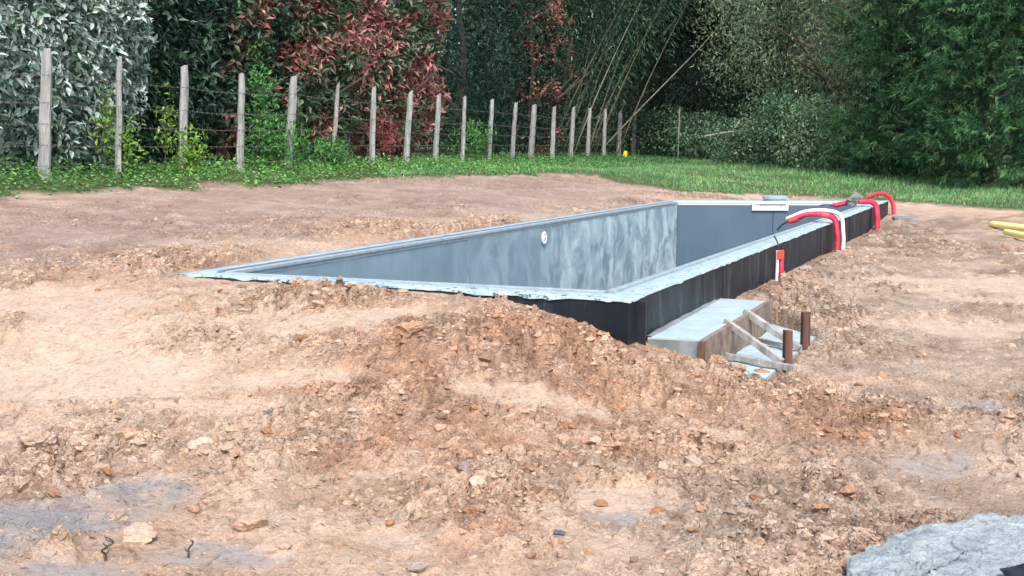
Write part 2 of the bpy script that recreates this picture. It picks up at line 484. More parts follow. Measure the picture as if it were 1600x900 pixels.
# edge between bare earth and grass, as y over x
_bd = np.array([G(*q)[:2] for q in [(0, 314), (150, 303), (300, 297), (450, 288), (560, 284), (700, 277), (850, 273), (930, 276), (1000, 290), (1060, 302), (1150, 307), (1250, 308), (1330, 312), (1400, 318), (1500, 325), (1600, 333)]])
_bd = np.vstack([_bd[0] + np.array([-.329, -.944]) * 8, _bd, _bd[-1] + np.array([20, -3])])
def grass_amount(x, y):
    """> 0 inside the grass, metres from the edge"""
    yb = np.interp(x, _bd[:, 0], _bd[:, 1])
    return (y - yb) * 0.7 + (fbm(x * 1.7, y * 1.7, 3, 4) - .5) * 1.1 + (fbm(x * 6, y * 6, 31, 2) - .5) * .4

def inside_quad(x, y, q, grow=0.0):
    c = sum(np.array(v[:2]) for v in q) / 4
    r = np.ones(np.shape(x), bool)
    for i in range(4):
        a, b = np.array(q[i][:2]), np.array(q[(i + 1) % 4][:2])
        e = b - a; nn = np.array([e[1], -e[0]]) / np.linalg.norm(e)
        if np.dot(c - a, nn) > 0: nn = -nn
        r &= ((x - a[0]) * nn[0] + (y - a[1]) * nn[1]) < grow
    return r

# patches of different earth: centre pixel, half sizes in pixels
def patch(x, y, lst, seed, soft=0.35):
    m = np.zeros(x.shape)
    wob = (fbm(x * 3.1, y * 3.1, seed, 5) - .5) * 1.7 + (fbm(x * 12, y * 12, seed + 40, 3) - .5) * .7
    for (px, py, hx, hy) in lst:
        c = G(px, py); ex = abs(G(px + hx, py)[0] - c[0]); ey = abs(G(px, py - hy)[1] - G(px, py + hy)[1]) / 2
        d = np.sqrt(((x - c[0]) / ex) ** 2 + ((y - c[1]) / ey) ** 2) + wob
        m = np.maximum(m, 1 - sstep(1 - soft, 1 + soft, d))
    return m
MUD = [(60, 830, 170, 50), (250, 772, 80, 24), (330, 870, 150, 20), (1480, 722, 70, 18), (1540, 640, 60, 12), (975, 812, 40, 10), (100, 895, 160, 25)]
WET = [(50, 828, 150, 44), (255, 772, 80, 22)]
SMOOTH = [(120, 560, 200, 60), (60, 470, 220, 22), (520, 505, 160, 20), (1500, 445, 140, 12), (1480, 510, 130, 16), (1560, 470, 90, 10), (800, 625, 70, 16), (1000, 790, 90, 22), (620, 840, 70, 16), (950, 860, 70, 22), (1130, 690, 60, 14), (330, 640, 90, 12), (250, 600, 100, 22), (470, 590, 100, 16), (900, 640, 40, 8)]
ROUGH = [(200, 690, 230, 50), (870, 530, 150, 60), (700, 520, 100, 26), (300, 545, 60, 12), (500, 690, 200, 60), (640, 640, 120, 40), (1100, 760, 200, 90), (1300, 640, 150, 50), (250, 410, 150, 22), (120, 395, 120, 20), (1260, 470, 80, 30), (760, 760, 160, 70), (1280, 400, 60, 30), (1420, 380, 90, 25), (470, 470, 90, 14), (620, 365, 60, 8)]
BIG = [(140, 690, 200, 55), (840, 575, 130, 40), (640, 660, 90, 40), (960, 720, 90, 30), (1320, 660, 110, 40), (420, 800, 90, 50), (1540, 690, 60, 24), (760, 850, 100, 40), (250, 405, 110, 14)]
ORANGE = [(820, 560, 260, 90), (640, 700, 200, 70), (480, 620, 150, 50), (1340, 680, 90, 40), (760, 860, 90, 40), (540, 620, 100, 60)]
BROWN = [(1450, 450, 220, 70), (1350, 490, 140, 60), (1520, 570, 200, 90), (1300, 420, 90, 40), (1450, 360, 160, 30), (600, 300, 420, 30), (150, 350, 300, 30), (1500, 400, 160, 70), (1480, 800, 230, 100), (1200, 800, 170, 80), (850, 300, 170, 22), (1570, 600, 90, 80), (1330, 560, 120, 40)]

def axis(lo, hi, core0, core1, step, grow, stepmax):
    a = list(np.arange(core0, core1 + 1e-6, step))
    s = step; v = a[-1]
    while v < hi: s = min(s * grow, stepmax) if v < 60 else s * 1.3; v += s; a.append(v)
    s = step; v = a[0]; b = []
    while v > lo: s = min(s * grow, stepmax) if v > -60 else s * 1.3; v -= s; b.append(v)
    return np.array(b[::-1] + a)

nDA_ = np.array([-(oA - oD)[1], (oA - oD)[0]]); nDA_ = nDA_ / np.linalg.norm(nDA_)
if np.dot(nDA_, ((oA + oB + oC + oD) / 4 - oA)[:2]) > 0: nDA_ = -nDA_
LOWER = [P(1108, 572, -.405), P(1196, 594, -.405), P(1278, 528, -.405), P(1185, 500, -.405)]
STEPQ = [P(1090, 531, -.222), P(1097, 531, -.222), P(1200, 470.5, -.222), P(1190, 470.5, -.222)]
def build_ground():
    xs = axis(-400, 400, -2.3, 2.7, 0.012, 1.027, 4.0)
    ys = [-60.0, -30, -15, -8, -4, -2, -.5, .6, 1.4, 2.0, 2.4]
    y = 2.6
    while y < 30: ys.append(y); y += (0.0038 if 3.0 < y < 7.5 else .0068) * y
    s = 0.15
    while y < 900: ys.append(y); s *= 1.2; y += s
    ys = np.array(ys)
    X, Y = np.meshgrid(xs, ys)
    Z = terrain(X, Y)
    near = 1 - sstep(16, 26, Y)
    mud = patch(X, Y, MUD, 71); wet = patch(X, Y, WET, 71, 0.45) * sstep(.30, .48, fbm(X * 9, Y * 9, 77, 4)); smo = patch(X, Y, SMOOTH, 72); rou = patch(X, Y, ROUGH, 73, 0.6)
    ora = patch(X, Y, ORANGE, 74, 0.7); bro = patch(X, Y, BROWN, 75, 0.6)
    ga = grass_amount(X, Y); gm = sstep(-.1, .12, ga)
    sdl = (X - oA[0]) * nDA_[0] + (Y - oA[1]) * nDA_[1]
    strip = sstep(.25, 1.3, sdl + (fbm(X * 1.3, Y * 1.3, 99, 3) - .5) * 1.2)
    n1 = fbm(X * 1.1, Y * 1.1, 40, 5)
    rough = np.clip(0.42 + 0.48 * sstep(.44, .62, n1) + 0.45 * rou - 0.42 * smo - 0.6 * mud, 0.10, 1.12) * (1 - .8 * gm) * (1 - .35 * strip)
    # crumbled lumps: tilted blocks with crevices between, three sizes
    wx = X + (fbm(X * 7, Y * 7, 50, 3) - .5) * .09; wy = Y + (fbm(X * 7, Y * 7, 55, 3) - .5) * .09
    hh = np.zeros(X.shape); crev = np.zeros(X.shape); tint = np.zeros(X.shape)
    for sc, amp, sd_ in ((3.4, .036, 4), (6.0, .030, 1), (12.0, .026, 2), (25.0, .014, 3)):
        f1, f2, idd, ox, oy = worley(wx * sc, wy * sc, sd_)
        tilt = (ox * np.cos(idd * 40) + oy * np.sin(idd * 40)) * 1.3
        e = sstep(0.0, .16, f2 - f1)
        big = sstep(.35, .9, idd)
        pres = sstep(.25, .6, fbm(X * sc * .16, Y * sc * .16, 60 + sd_, 3) + (rough - .5) * .5) if sd_ != 4 else patch(X, Y, BIG, 79, .7)
        hh += amp * ((.25 + .9 * big + tilt * .7) * e) * rough * pres
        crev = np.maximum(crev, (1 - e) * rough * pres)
        tint += (idd - .5) * pres * rough * (.7 if sc < 20 else .5)
    fine = (fbm(X * 26, Y * 26, 80, 3) - .5) * .012 * (.35 + rough) + (fbm(X * 70, Y * 70, 84, 2) - .5) * .006 * (.4 + rough)
    roll = (fbm(X * 2.3, Y * 2.3, 90, 3) - .5) * .07 * (.3 + .7 * rough) * (1 - .6 * smo)
    # drying cracks in the smooth clay
    f1, f2, _, _, _ = worley(wx * 5.5, wy * 5.5, 12)
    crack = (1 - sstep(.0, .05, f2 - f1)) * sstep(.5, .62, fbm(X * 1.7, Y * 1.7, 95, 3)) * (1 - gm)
    D = (hh * 1.0 + fine * 1.0 + roll * .8 - crack * .010) * near * (1 - .9 * wet)
    # keep the earth below the rim next to the pool
    z = Z + D
    # bank of loose clay thrown up against the near wall
    pool_grown = inside_quad(X, Y, (oA, oB, oC, oD), 0.10)
    z = np.where(pool_grown, np.minimum(z, Z + .25 * D), z)
    z = np.where(inside_quad(X, Y, LOWER, .015), np.minimum(z, -.418), z)
    z = np.where(inside_quad(X, Y, STEPQ, .03), np.minimum(z, -.31), z)
    step = sstep(-.02, .05, ga) * .035 * near
    z = z + step
    # colours (dry earth albedo, with crevice shade painted in)
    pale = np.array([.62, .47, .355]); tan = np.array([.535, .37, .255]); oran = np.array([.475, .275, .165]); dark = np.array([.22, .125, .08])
    grey = np.array([.37, .345, .325]); brown = np.array([.33, .25, .19]); palebr = np.array([.47, .375, .295])
    n2 = fbm(X * .9, Y * .9, 101, 5)[..., None]; n3 = fbm(X * 4.2, Y * 4.2, 111, 4)[..., None]; n4 = fbm(X * 14, Y * 14, 121, 3)[..., None]
    C = tan + (pale - tan) * sstep(.36, .62, n2 * .5 + n3 * .5)
    C = C + (oran - C) * (ora[..., None] * sstep(.32, .58, n3) * .85)
    bb = palebr + (brown - palebr) * sstep(.38, .6, n3)
    C = C + (bb - C) * (bro * .85)[..., None]
    mauve = np.array([.325, .235, .19]) + np.array([.10, .085, .075]) * sstep(.4, .62, n3)
    C = C + (mauve - C) * (strip * .85)[..., None]
    C = C + (pale * 1.03 - C) * (smo * .75)[..., None]
    C = C + (oran * .95 - C) * (sstep(.52, .68, n4[..., 0]) * rough * .38 * (1 - bro))[..., None]
    C = C + (grey - C) * (np.clip(mud * 1.0, 0, 1) * (.30 + .6 * sstep(.35, .6, n4[..., 0] * .6 + n3[..., 0] * .4)))[..., None]
    C = C * (1 + tint[..., None] * .5)
    C = C + (dark - C) * np.clip(crev * .62 + crack * .8, 0, .85)[..., None]  # shade of crevices and drying cracks painted into the colour
    C = C * (.86 + .34 * n4)
    C = C + (np.array([.29, .285, .28]) - C) * (wet * (.25 + .5 * sstep(.35, .6, n4[..., 0] * .5 + n3[..., 0] * .5)))[..., None]
    gc = np.array([.07, .085, .035]) + (np.array([.10, .14, .045]) - np.array([.07, .085, .035])) * n3
    C = C + (gc - C) * gm[..., None]
    C = np.clip(C, .01, .8)
    W_ = np.clip(wet * .9 + mud * .10, 0, 1)
    ny, nx = X.shape
    idx = np.arange(ny * nx).reshape(ny, nx)
    fq = np.stack([idx[:-1, :-1], idx[:-1, 1:], idx[1:, 1:], idx[1:, :-1]], -1).reshape(-1, 4)
    inn = inside_quad(X, Y, (oA, oB, oC, oD), -0.05).ravel()
    fq = fq[~inn[fq].all(1)]
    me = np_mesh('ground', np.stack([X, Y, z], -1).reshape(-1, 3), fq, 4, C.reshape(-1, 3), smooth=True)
    a = me.attributes.new('wet', 'FLOAT', 'POINT'); a.data.foreach_set('value', W_.ravel().astype(np.float32))
    m, nt, b = new_mat('bare_clay_earth'); L = nt.links
    at = N(nt, 'ShaderNodeAttribute'); at.attribute_name = 'Col'
    aw = N(nt, 'ShaderNodeAttribute'); aw.attribute_name = 'wet'
    tc = N(nt, 'ShaderNodeTexCoord')
    na = N(nt, 'ShaderNodeTexNoise', Scale=38, Detail=7, Roughness=.75); L.new(tc.outputs['Object'], na.inputs['Vector'])
    ra = ramp(nt, na.outputs['Fac'], [(.32, (.56, .48, .41)), (.45, (.94, .92, .90)), (.68, (1.16, 1.16, 1.16))])
    mx = N(nt, 'ShaderNodeMix', data_type='RGBA', blend_type='MULTIPLY'); mx.inputs[0].default_value = 1.0
    L.new(at.outputs['Color'], mx.inputs[6]); L.new(ra.outputs[0], mx.inputs[7]); L.new(mx.outputs[2], b.inputs['Base Color'])
    rr = N(nt, 'ShaderNodeMapRange'); rr.inputs[3].default_value = .92; rr.inputs[4].default_value = .10
    L.new(aw.outputs['Fac'], rr.inputs[0]); L.new(rr.outputs[0], b.inputs['Roughness'])
    b.inputs['Specular IOR Level'].default_value = .3
    nb = N(nt, 'ShaderNodeTexNoise', Scale=75, Detail=6, Roughness=.75); L.new(tc.outputs['Object'], nb.inputs['Vector'])
    vo = N(nt, 'ShaderNodeTexVoronoi', Scale=55.0); vo.feature = 'F1'; vo.inputs['Randomness'].default_value = 1.0
    wn = N(nt, 'ShaderNodeTexNoise', Scale=25, Detail=3); L.new(tc.outputs['Object'], wn.inputs['Vector'])
    va = N(nt, 'ShaderNodeMix', data_type='RGBA'); va.inputs[0].default_value = .06
    L.new(tc.outputs['Object'], va.inputs[6]); L.new(wn.outputs['Color'], va.inputs[7]); L.new(va.outputs[2], vo.inputs['Vector'])
    bp = N(nt, 'ShaderNodeBump', Strength=.9, Distance=.02)
    L.new(nb.outputs['Fac'], bp.inputs['Height'])
    ar = N(nt, 'ShaderNodeAttribute'); ar.attribute_name = 'rough'
    b2 = N(nt, 'ShaderNodeBump', Distance=-.022); L.new(ar.outputs['Fac'], b2.inputs['Strength'])
    L.new(vo.outputs['Distance'], b2.inputs['Height']); L.new(bp.outputs[0], b2.inputs['Normal'])
    L.new(b2.outputs[0], b.inputs['Normal'])
    a = me.attributes.new('rough', 'FLOAT', 'POINT'); a.data.foreach_set('value', np.clip(rough, 0, 1).ravel().astype(np.float32))
    o = link('ground', me, m)
    tag(o, 'bare churned tan and orange clay around the pool', None, None, 'structure')
    return rough, X, Y, z, C
GR, GX, GY, GZ, GC = build_ground()
_xs, _ys = GX[0], GY[:, 0]
def gz(x, y):
    """height of the built ground (bilinear)"""
    x = np.atleast_1d(np.asarray(x, float)); y = np.atleast_1d(np.asarray(y, float))
    i = np.clip(np.searchsorted(_xs, x) - 1, 0, len(_xs) - 2); j = np.clip(np.searchsorted(_ys, y) - 1, 0, len(_ys) - 2)
    a = (x - _xs[i]) / (_xs[i + 1] - _xs[i]); b = (y - _ys[j]) / (_ys[j + 1] - _ys[j])
    return (GZ[j, i] * (1 - a) + GZ[j, i + 1] * a) * (1 - b) + (GZ[j + 1, i] * (1 - a) + GZ[j + 1, i + 1] * a) * b
def grough(x, y):
    i = np.clip(np.searchsorted(_xs, x), 0, len(_xs) - 1); j = np.clip(np.searchsorted(_ys, y), 0, len(_ys) - 1)
    return GR[j, i]
def gcol(x, y):
    i = np.clip(np.searchsorted(_xs, x), 0, len(_xs) - 1); j = np.clip(np.searchsorted(_ys, y), 0, len(_ys) - 1)
    return GC[j, i]


# ------------------------------------------------------------------ the pool
def lerp(a, b, t): return a + (b - a) * t
def quad_sheet(p00, p10, p11, p01, nu, nv, thick_n, thick):
    """subdivided slab: front sheet p00..p01 plus back, returned as MB"""
    mb = MB(); vs = []
    for side in (0, 1):
        for j in range(nv + 1):
            for i in range(nu + 1):
                p = lerp(lerp(p00, p10, i / nu), lerp(p01, p11, i / nu), j / nv)
                vs.append(p + thick_n * thick * side)
    n1 = (nu + 1) * (nv + 1); fs = []
    g = lambda i, j, s: s * n1 + j * (nu + 1) + i
    for j in range(nv):
        for i in range(nu):
            fs.append((g(i, j, 0), g(i + 1, j, 0), g(i + 1, j + 1, 0), g(i, j + 1, 0)))
            fs.append((g(i, j + 1, 1), g(i + 1, j + 1, 1), g(i + 1, j, 1), g(i, j, 1)))
    for i in range(nu):
        fs.append((g(i + 1, 0, 0), g(i, 0, 0), g(i, 0, 1), g(i + 1, 0, 1)))
        fs.append((g(i, nv, 0), g(i + 1, nv, 0), g(i + 1, nv, 1), g(i, nv, 1)))
    for j in range(nv):
        fs.append((g(0, j, 0), g(0, j + 1, 0), g(0, j + 1, 1), g(0, j, 1)))
        fs.append((g(nu, j + 1, 0), g(nu, j, 0), g(nu, j, 1), g(nu, j + 1, 1)))
    mb.add(vs, fs)
    return mb

def set_smear(o, val):
    me = o.data
    a = me.attributes.new('smear', 'FLOAT', 'POINT')
    a.data.foreach_set('value', np.full(len(me.vertices), val, np.float32) if np.isscalar(val) else np.asarray(val, np.float32))

def nrm_out(a, b, c):
    e = (b - a)[:2]; n = np.array([e[1], -e[0], 0.0]) / np.linalg.norm(e)
    return n if np.dot((c - a)[:2], n[:2]) < 0 else -n

pc = (oA + oB + oC + oD) / 4
pool = empty('swimming_pool', (pc[0], pc[1], -0.3))
tag(pool, 'long narrow unfinished pool shell with grey inner panels and black outer panels', 'pool')
DEPTH = 1.45
down = lambda p, z: np.array([p[0], p[1], z])

def panels(p, q, n, z0, z1, nout, thick, name, mat, smears, gap=0.007, back=0.0):
    L = np.linalg.norm((q - p)[:2]); out = []
    for i in range(n):
        t0, t1 = i / n + gap / L / 2, (i + 1) / n - gap / L / 2
        a, b = lerp(p, q, t0) + nout * back, lerp(p, q, t1) + nout * back
        jit = nout * random.uniform(-.002, .002)
        mb = quad_sheet(down(a, z0) + jit, down(b, z0) + jit, down(b, z1) + jit, down(a, z1) + jit, 8, 6, -nout, thick)
        o = mb.build(name, mat, pool)
        set_smear(o, smears[i % len(smears)])
        out.append(o)
    return out

nBC, nAB, nCD, nDA = nrm_out(oB, oC, pc), nrm_out(oA, oB, pc), nrm_out(oC, oD, pc), nrm_out(oD, oA, pc)
# outer sheets
panels(oB, oC, 6, -1.3, -.012, nBC, .02, 'outer_panel', M['outer_panel'], [.22, .08, .04, .04, .12, .06])
panels(oA, oB, 3, -1.3, -.012, nAB, .02, 'outer_panel', M['outer_panel'], [.2, .1, .03])
panels(oC, oD, 2, -1.3, -.012, nCD, .02, 'outer_panel', M['outer_panel'], [.1])
panels(oD, oA, 6, -1.3, -.012, nDA, .02, 'outer_panel', M['outer_panel'], [.1])
# inner sheets (their faces look into the pool)
panels(iD, iA, 6, -DEPTH, -.03, -nDA, .02, 'inner_panel', M['inner_panel'], [1.3, 1.15, .95, .4, .18, .12])
panels(iC, iD, 2, -DEPTH, -.03, -nCD, .02, 'inner_panel', M['inner_panel_clean_shaded'], [.0, .0])
panels(iB, iC, 6, -DEPTH, -.03, -nBC, .02, 'inner_panel', M['inner_panel'], [.2])
panels(iA, iB, 3, -DEPTH, -.03, -nAB, .02, 'inner_panel', M['inner_panel'], [.2])
mb = MB(); mb.prism([iA, iB, iC, iD], -DEPTH - .1, -DEPTH)
mb.build('pool_floor', M['concrete_side'], pool)

def ring_beam():
    """poured concrete between the sheets; ragged outer edge"""
    outer, inner = [oA, oB, oC, oD], [iA, iB, iC, iD]
    nout = [nAB, nBC, nCD, nDA]
    vs, fs = [], []
    rows = 7
    cols = []; grime = []
    for s in range(4):
        a, b, c, d = outer[s], outer[(s + 1) % 4], inner[s], inner[(s + 1) % 4]
        L = np.linalg.norm(b - a); n = int(L / .035)
        for i in range(n):
            t = i / n
            po, pi = lerp(a, b, t), lerp(c, d, t)
            row = []
            wgt = .35
            for j in range(rows):
                u = j / (rows - 1)
                p = lerp(po, pi, u)
                rag = (fbm(p[0] * 9 + s, p[1] * 9, 200, 3) - .5)
                if j == 0:
                    p = po + nout[s] * (.006 + .02 * max(rag, -.1) * (.9 if s in (0, 3) else .35))
                    z = -.010 - .05 * max(rag, 0) * (1 if s in (0, 3) else .5)
                elif j == 1:
                    p = po + nout[s] * (.004 + .02 * max(rag, -.1) * (.9 if s in (0, 3) else .35)); z = -.002
                elif j == rows - 1:
                    p = pi + nout[s] * .014; z = -.05
                elif j == rows - 2:
                    p = pi + nout[s] * .018; z = -.004
                else:
                    z = .002 + .010 * float(fbm(p[0] * 16, p[1] * 16, 210, 3) - .5) * (1.6 if s == 0 else .7)
                row.append((p[0], p[1], z)); grime.append((1.0 if s == 0 else .15) * (1.0 if j < 4 else .3))
            cols.append(row)
    n = len(cols)
    for c in cols: vs += c
    for i in range(n):
        for j in range(rows - 1):
            a, b = i * rows + j, ((i + 1) % n) * rows + j
            fs.append((a, b, b + 1, a + 1))
    mb = MB(); mb.add(vs, fs)
    o = mb.build('ring_beam', M['rim'], pool, smooth=True)
    a = o.data.attributes.new('grime', 'FLOAT', 'POINT'); a.data.foreach_set('value', np.array(grime, np.float32))
    return o
ring_beam()
# rail along the inner top edge, one length per side
for s, (p, q, no) in enumerate(((iA, iB, nAB), (iB, iC, nBC), (iC, iD, nCD), (iD, iA, nDA))):
    mb = MB(); a, b = lerp(p, q, .004), lerp(p, q, .996)
    mb.bar(a + no * .014 + np.array([0, 0, -.016]), b + no * .014 + np.array([0, 0, -.016]), .036, .05)
    mb.bar(a - no * .006 + np.array([0, 0, -.004]), b - no * .006 + np.array([0, 0, -.004]), .018, .022)
    mb.build('edge_rail', M['white_plastic'] if s == 2 else M['rail'], pool, bevel=.003)
# groove strip outside the rail of the far long side
mb = MB(); mb.bar(iD + nDA * .055 + np.array([0, 0, .004]), iA + nDA * .055 + np.array([0, 0, .004]), .014, .02); mb.build('groove_strip', M['grey_plastic'], pool)
# black fin standing out at the near corner, and joint covers
uBC = (oC - oB) / np.linalg.norm(oC - oB)
def wall_col(p, q, px):
    k = (px - 800) / F; m = min(np.linspace(0, 1, 4001), key=lambda t: abs(lerp(p, q, t)[0] / (lerp(p, q, t)[1] * CP + EYE * SP) - k))
    return lerp(p, q, m)
f0 = wall_col(oB, oC, 996)
mb = MB(); mb.hexa([down(f0 + nBC * .002, -1.0), down(f0 + nBC * .045, -1.0), down(f0 + nBC * .045 + uBC * .012, -1.0), down(f0 + nBC * .002 + uBC * .012, -1.0)],
                   [down(f0 + nBC * .002, -.02), down(f0 + nBC * .045, -.02), down(f0 + nBC * .045 + uBC * .012, -.02), down(f0 + nBC * .002 + uBC * .012, -.02)])
mb.build('corner_fin', M['fin'], pool, bevel=.002)
for k in range(1, 6):
    f0 = lerp(oB, oC, k / 6)
    mb = MB(); mb.bar(down(f0 + nBC * .003, -1.0), down(f0 + nBC * .003, -.03), .022, .008, up=tuple(nBC)); mb.build('joint_strip', M['fin'], pool)
# inlet
c = Q(849, 372, P(849, 352)[1]);
t_ = None
# point of the inner long wall seen at that column
def on_wall(p, q, px):
    k = (px - 800) / F
    # approx. column plane: x = k * (depth along view); iterate with depth ~ y*CP
    lo, hi = 0.0, 1.0
    for _ in range(50):
        m = (lo + hi) / 2; r = lerp(p, q, m)
        cx = r[0] / (r[1] * CP - (r[2] - EYE) * SP)
        if (cx < k): lo = m
        else: hi = m
    return lerp(p, q, (lo + hi) / 2), (lo + hi) / 2
w0, _ = on_wall(iA, iD, 849)
pin = Q(849, 372, w0[1])
inl = -nDA
mb = MB(); mb.lathe([(.062, 0), (.066, .006), (.064, .014), (.05, .018), (.034, .012), (.03, .008), (.018, .008), (.016, .016), (.006, .018)], pin + inl * .002, inl, 28)
o = mb.build('return_inlet', M['white_plastic'], pool, smooth=True)
mb = MB(); mb.lathe([(.013, 0), (.013, .004)], pin + inl * .0205, inl, 14); mb.build('inlet_plug', M['rail'], o)
# skimmer in the far wall
yw = lerp(iC, iD, .5)[1]
L0, R0 = Q(1175, 312, on_wall(iD, iC, 1175)[0][1]), Q(1232, 312, on_wall(iD, iC, 1232)[0][1])
inn = -nCD; zt, zb = .004, R0[2] - 17 * yw / F
uS = (R0 - L0); uS[2] = 0; wS = np.linalg.norm(uS); uS /= wS
def sk(u, v, w): return down(L0, 0) + uS * u + np.array([0, 0, v]) + inn * w
def skbox(mb, u0, u1, v0, v1, w0, w1):
    mb.hexa([sk(u0, v0, w1), sk(u1, v0, w1), sk(u1, v0, w0), sk(u0, v0, w0)], [sk(u0, v1, w1), sk(u1, v1, w1), sk(u1, v1, w0), sk(u0, v1, w0)])
sk_root = MB()
skbox(sk_root, 0, wS, zb, zb + .03, .002, .03); skbox(sk_root, 0, wS, zt - .03, zt, .002, .03)
skbox(sk_root, 0, .035, zb + .03, zt - .03, .002, .03); skbox(sk_root, wS - .035, wS, zb + .03, zt - .03, .002, .03)
skm = sk_root.build('skimmer', M['white_plastic'], pool, bevel=.004)
mb = MB(); skbox(mb, .033, wS - .033, zb + .028, zt - .028, -.0, .010); mb.build('skimmer_mouth', M['white_plastic'], skm)
for u_ in (.11, wS - .10):
    mb = MB(); mb.hexa([sk(u_, zb + .05, .027), sk(u_ + .008, zb + .05, .027), sk(u_ + .008, zb + .05, .008), sk(u_, zb + .05, .008)], [sk(u_ + .004, zt - .03, .034), sk(u_ + .012, zt - .03, .034), sk(u_ + .012, zt - .03, .008), sk(u_ + .004, zt - .03, .008)])
    mb.build('skimmer_flap_rib', M['rail'], skm)
mb = MB(); mb.hexa([sk(.11, zt - .034, .027), sk(wS - .02, zt - .034, .027), sk(wS - .02, zt - .04, .01), sk(.11, zt - .05, .01)], [sk(.11, zt - .026, .031), sk(wS - .02, zt - .026, .031), sk(wS - .02, zt - .03, .012), sk(.11, zt - .03, .012)])
mb.build('skimmer_flap', M['rail'], skm)
mb = MB(); mb.lathe([(.155, 0), (.155, .03), (.17, .032), (.17, .068), (.15, .074), (.02, .074)], sk(wS * .66, .006, -.2), (0, 0, 1), 32)
mb.build('skimmer_lid', M['rail'], skm, smooth=False, bevel=.002)

# ------------------------------------------------------------------ footing step beside the near corner
ZS = -.222
s0, s1, s2, s3 = P(1012, 527, ZS), P(1094, 531, ZS), P(1197, 470.5, ZS), P(1122, 466, ZS)
s0 = lerp(s0, s3, 0) ; 
foot = empty('concrete_step', (float((s0 + s2)[0] / 2), float((s0 + s2)[1] / 2), -.4))
tag(foot, 'freshly poured pale concrete step against the black pool wall, boarded on its open side', 'step')
def slab(poly, z0, z1, name, mat, parent, amp=.004, n=26, seed=0, bev=0):
    """slab with a gently uneven trowelled top"""
    mb = MB(); a, b, c, d = poly
    m = max(4, int(n * .4)); vs = []; fs = []
    for j in range(m + 1):
        for i in range(n + 1):
            p = lerp(lerp(a, d, i / n), lerp(b, c, i / n), j / m)
            edge = i in (0, n) or j in (0, m)
            vs.append((p[0], p[1], z1 + (0 if edge else amp * 2 * float(fbm(p[0] * 9 + seed, p[1] * 9, 220, 3) - .5))))
    g = lambda i, j: j * (n + 1) + i
    for j in range(m):
        for i in range(n): fs.append((g(i, j), g(i, j + 1), g(i + 1, j + 1), g(i + 1, j)))
    loop = [g(i, 0) for i in range(n + 1)] + [g(n, j) for j in range(1, m + 1)] + [g(i, m) for i in range(n - 1, -1, -1)] + [g(0, j) for j in range(m - 1, 0, -1)]
    k = len(vs)
    for q in loop: vs.append((vs[q][0], vs[q][1], z0))
    for i in range(len(loop)):
        i2 = (i + 1) % len(loop); fs.append((loop[i], loop[i2], k + i2, k + i))
    mb.add(vs, fs); return mb.build(name, mat, parent)
slab([s0, s1, s2, s3], -.6, ZS, 'step_slab', M['concrete'], foot)
# cement fillet where the step meets the wall
mb = MB(); a, b = s0 + np.array([0, 0, .001]), s3 + np.array([0, 0, .001])
nf = 18; vs = []
for i in range(nf + 1):
    p = lerp(a, b, i / nf); r = .006 + .010 * random.random()
    vs += [tuple(p + nBC * (.012 + r)), tuple(p + nBC * .012 + np.array([0, 0, r])), tuple(p - nBC * .01 + np.array([0, 0, r * .9])), tuple(p - nBC * .01)]
mb.add(vs, [(i * 4 + j, i * 4 + 4 + j, i * 4 + 5 + j, i * 4 + 1 + j) for i in range(nf) for j in range(3)])
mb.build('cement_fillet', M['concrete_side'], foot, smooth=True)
uF = (s2 - s1); LF = np.linalg.norm(uF); uF /= LF; nF = np.array([uF[1], -uF[0], 0])
mb = MB(); mb.hexa([down(s1 - uF * .012 + nF * .004, -.6), down(s1 - uF * .012 + nF * .03, -.6), down(s2 + uF * .02 + nF * .03, -.6), down(s2 + uF * .02 + nF * .004, -.6)],
                   [down(s1 - uF * .012 + nF * .004, ZS + .004), down(s1 - uF * .012 + nF * .03, ZS + .002), down(s2 + uF * .02 + nF * .03, ZS + .004), down(s2 + uF * .02 + nF * .004, ZS + .005)])
mb.build('formwork_board', M['board'], foot, bevel=.002)
mb = MB(); e = s0 + np.array([0, 0, 0]); uE = (s1 - s0) / np.linalg.norm(s1 - s0); nE = np.array([uE[1], -uE[0], 0])
mb.hexa([down(s0 + nE * .004, -.6), down(s1 - uE * .0 + nE * .004, -.6), down(s1 + nE * .0005, -.6), down(s0 + nE * .0005, -.6)], [down(s0 + nE * .004, ZS - .008), down(s1 + nE * .004, ZS - .008), down(s1 + nE * .0005, ZS - .008), down(s0 + nE * .0005, ZS - .008)])
mb.build('dark_end_face', M['concrete_side'], foot)  # thin plate making the end face darker than the step top
mb = MB(); p = s1 - uF * .014 + nF * .016
mb.bar(down(p, -.6) - uF * .012, down(p, ZS - .004) - uF * .012, .034, .02, up=tuple(uF)); mb.build('end_batten', M['rust_wood'], foot, bevel=.002)
# lower slab, spilled cement
ZL = -.405
lw = [P(1108, 572, ZL), P(1196, 594, ZL - .01), P(1278, 528, ZL - .02), P(1185, 500, ZL)]
o = slab(lw, -.65, ZL, 'cement_slab', M['concrete'], None, .012, 22, 5)
tag(o, 'thin spill of pale cement on the ground below the stakes and battens', 'slab', None, 'thing')

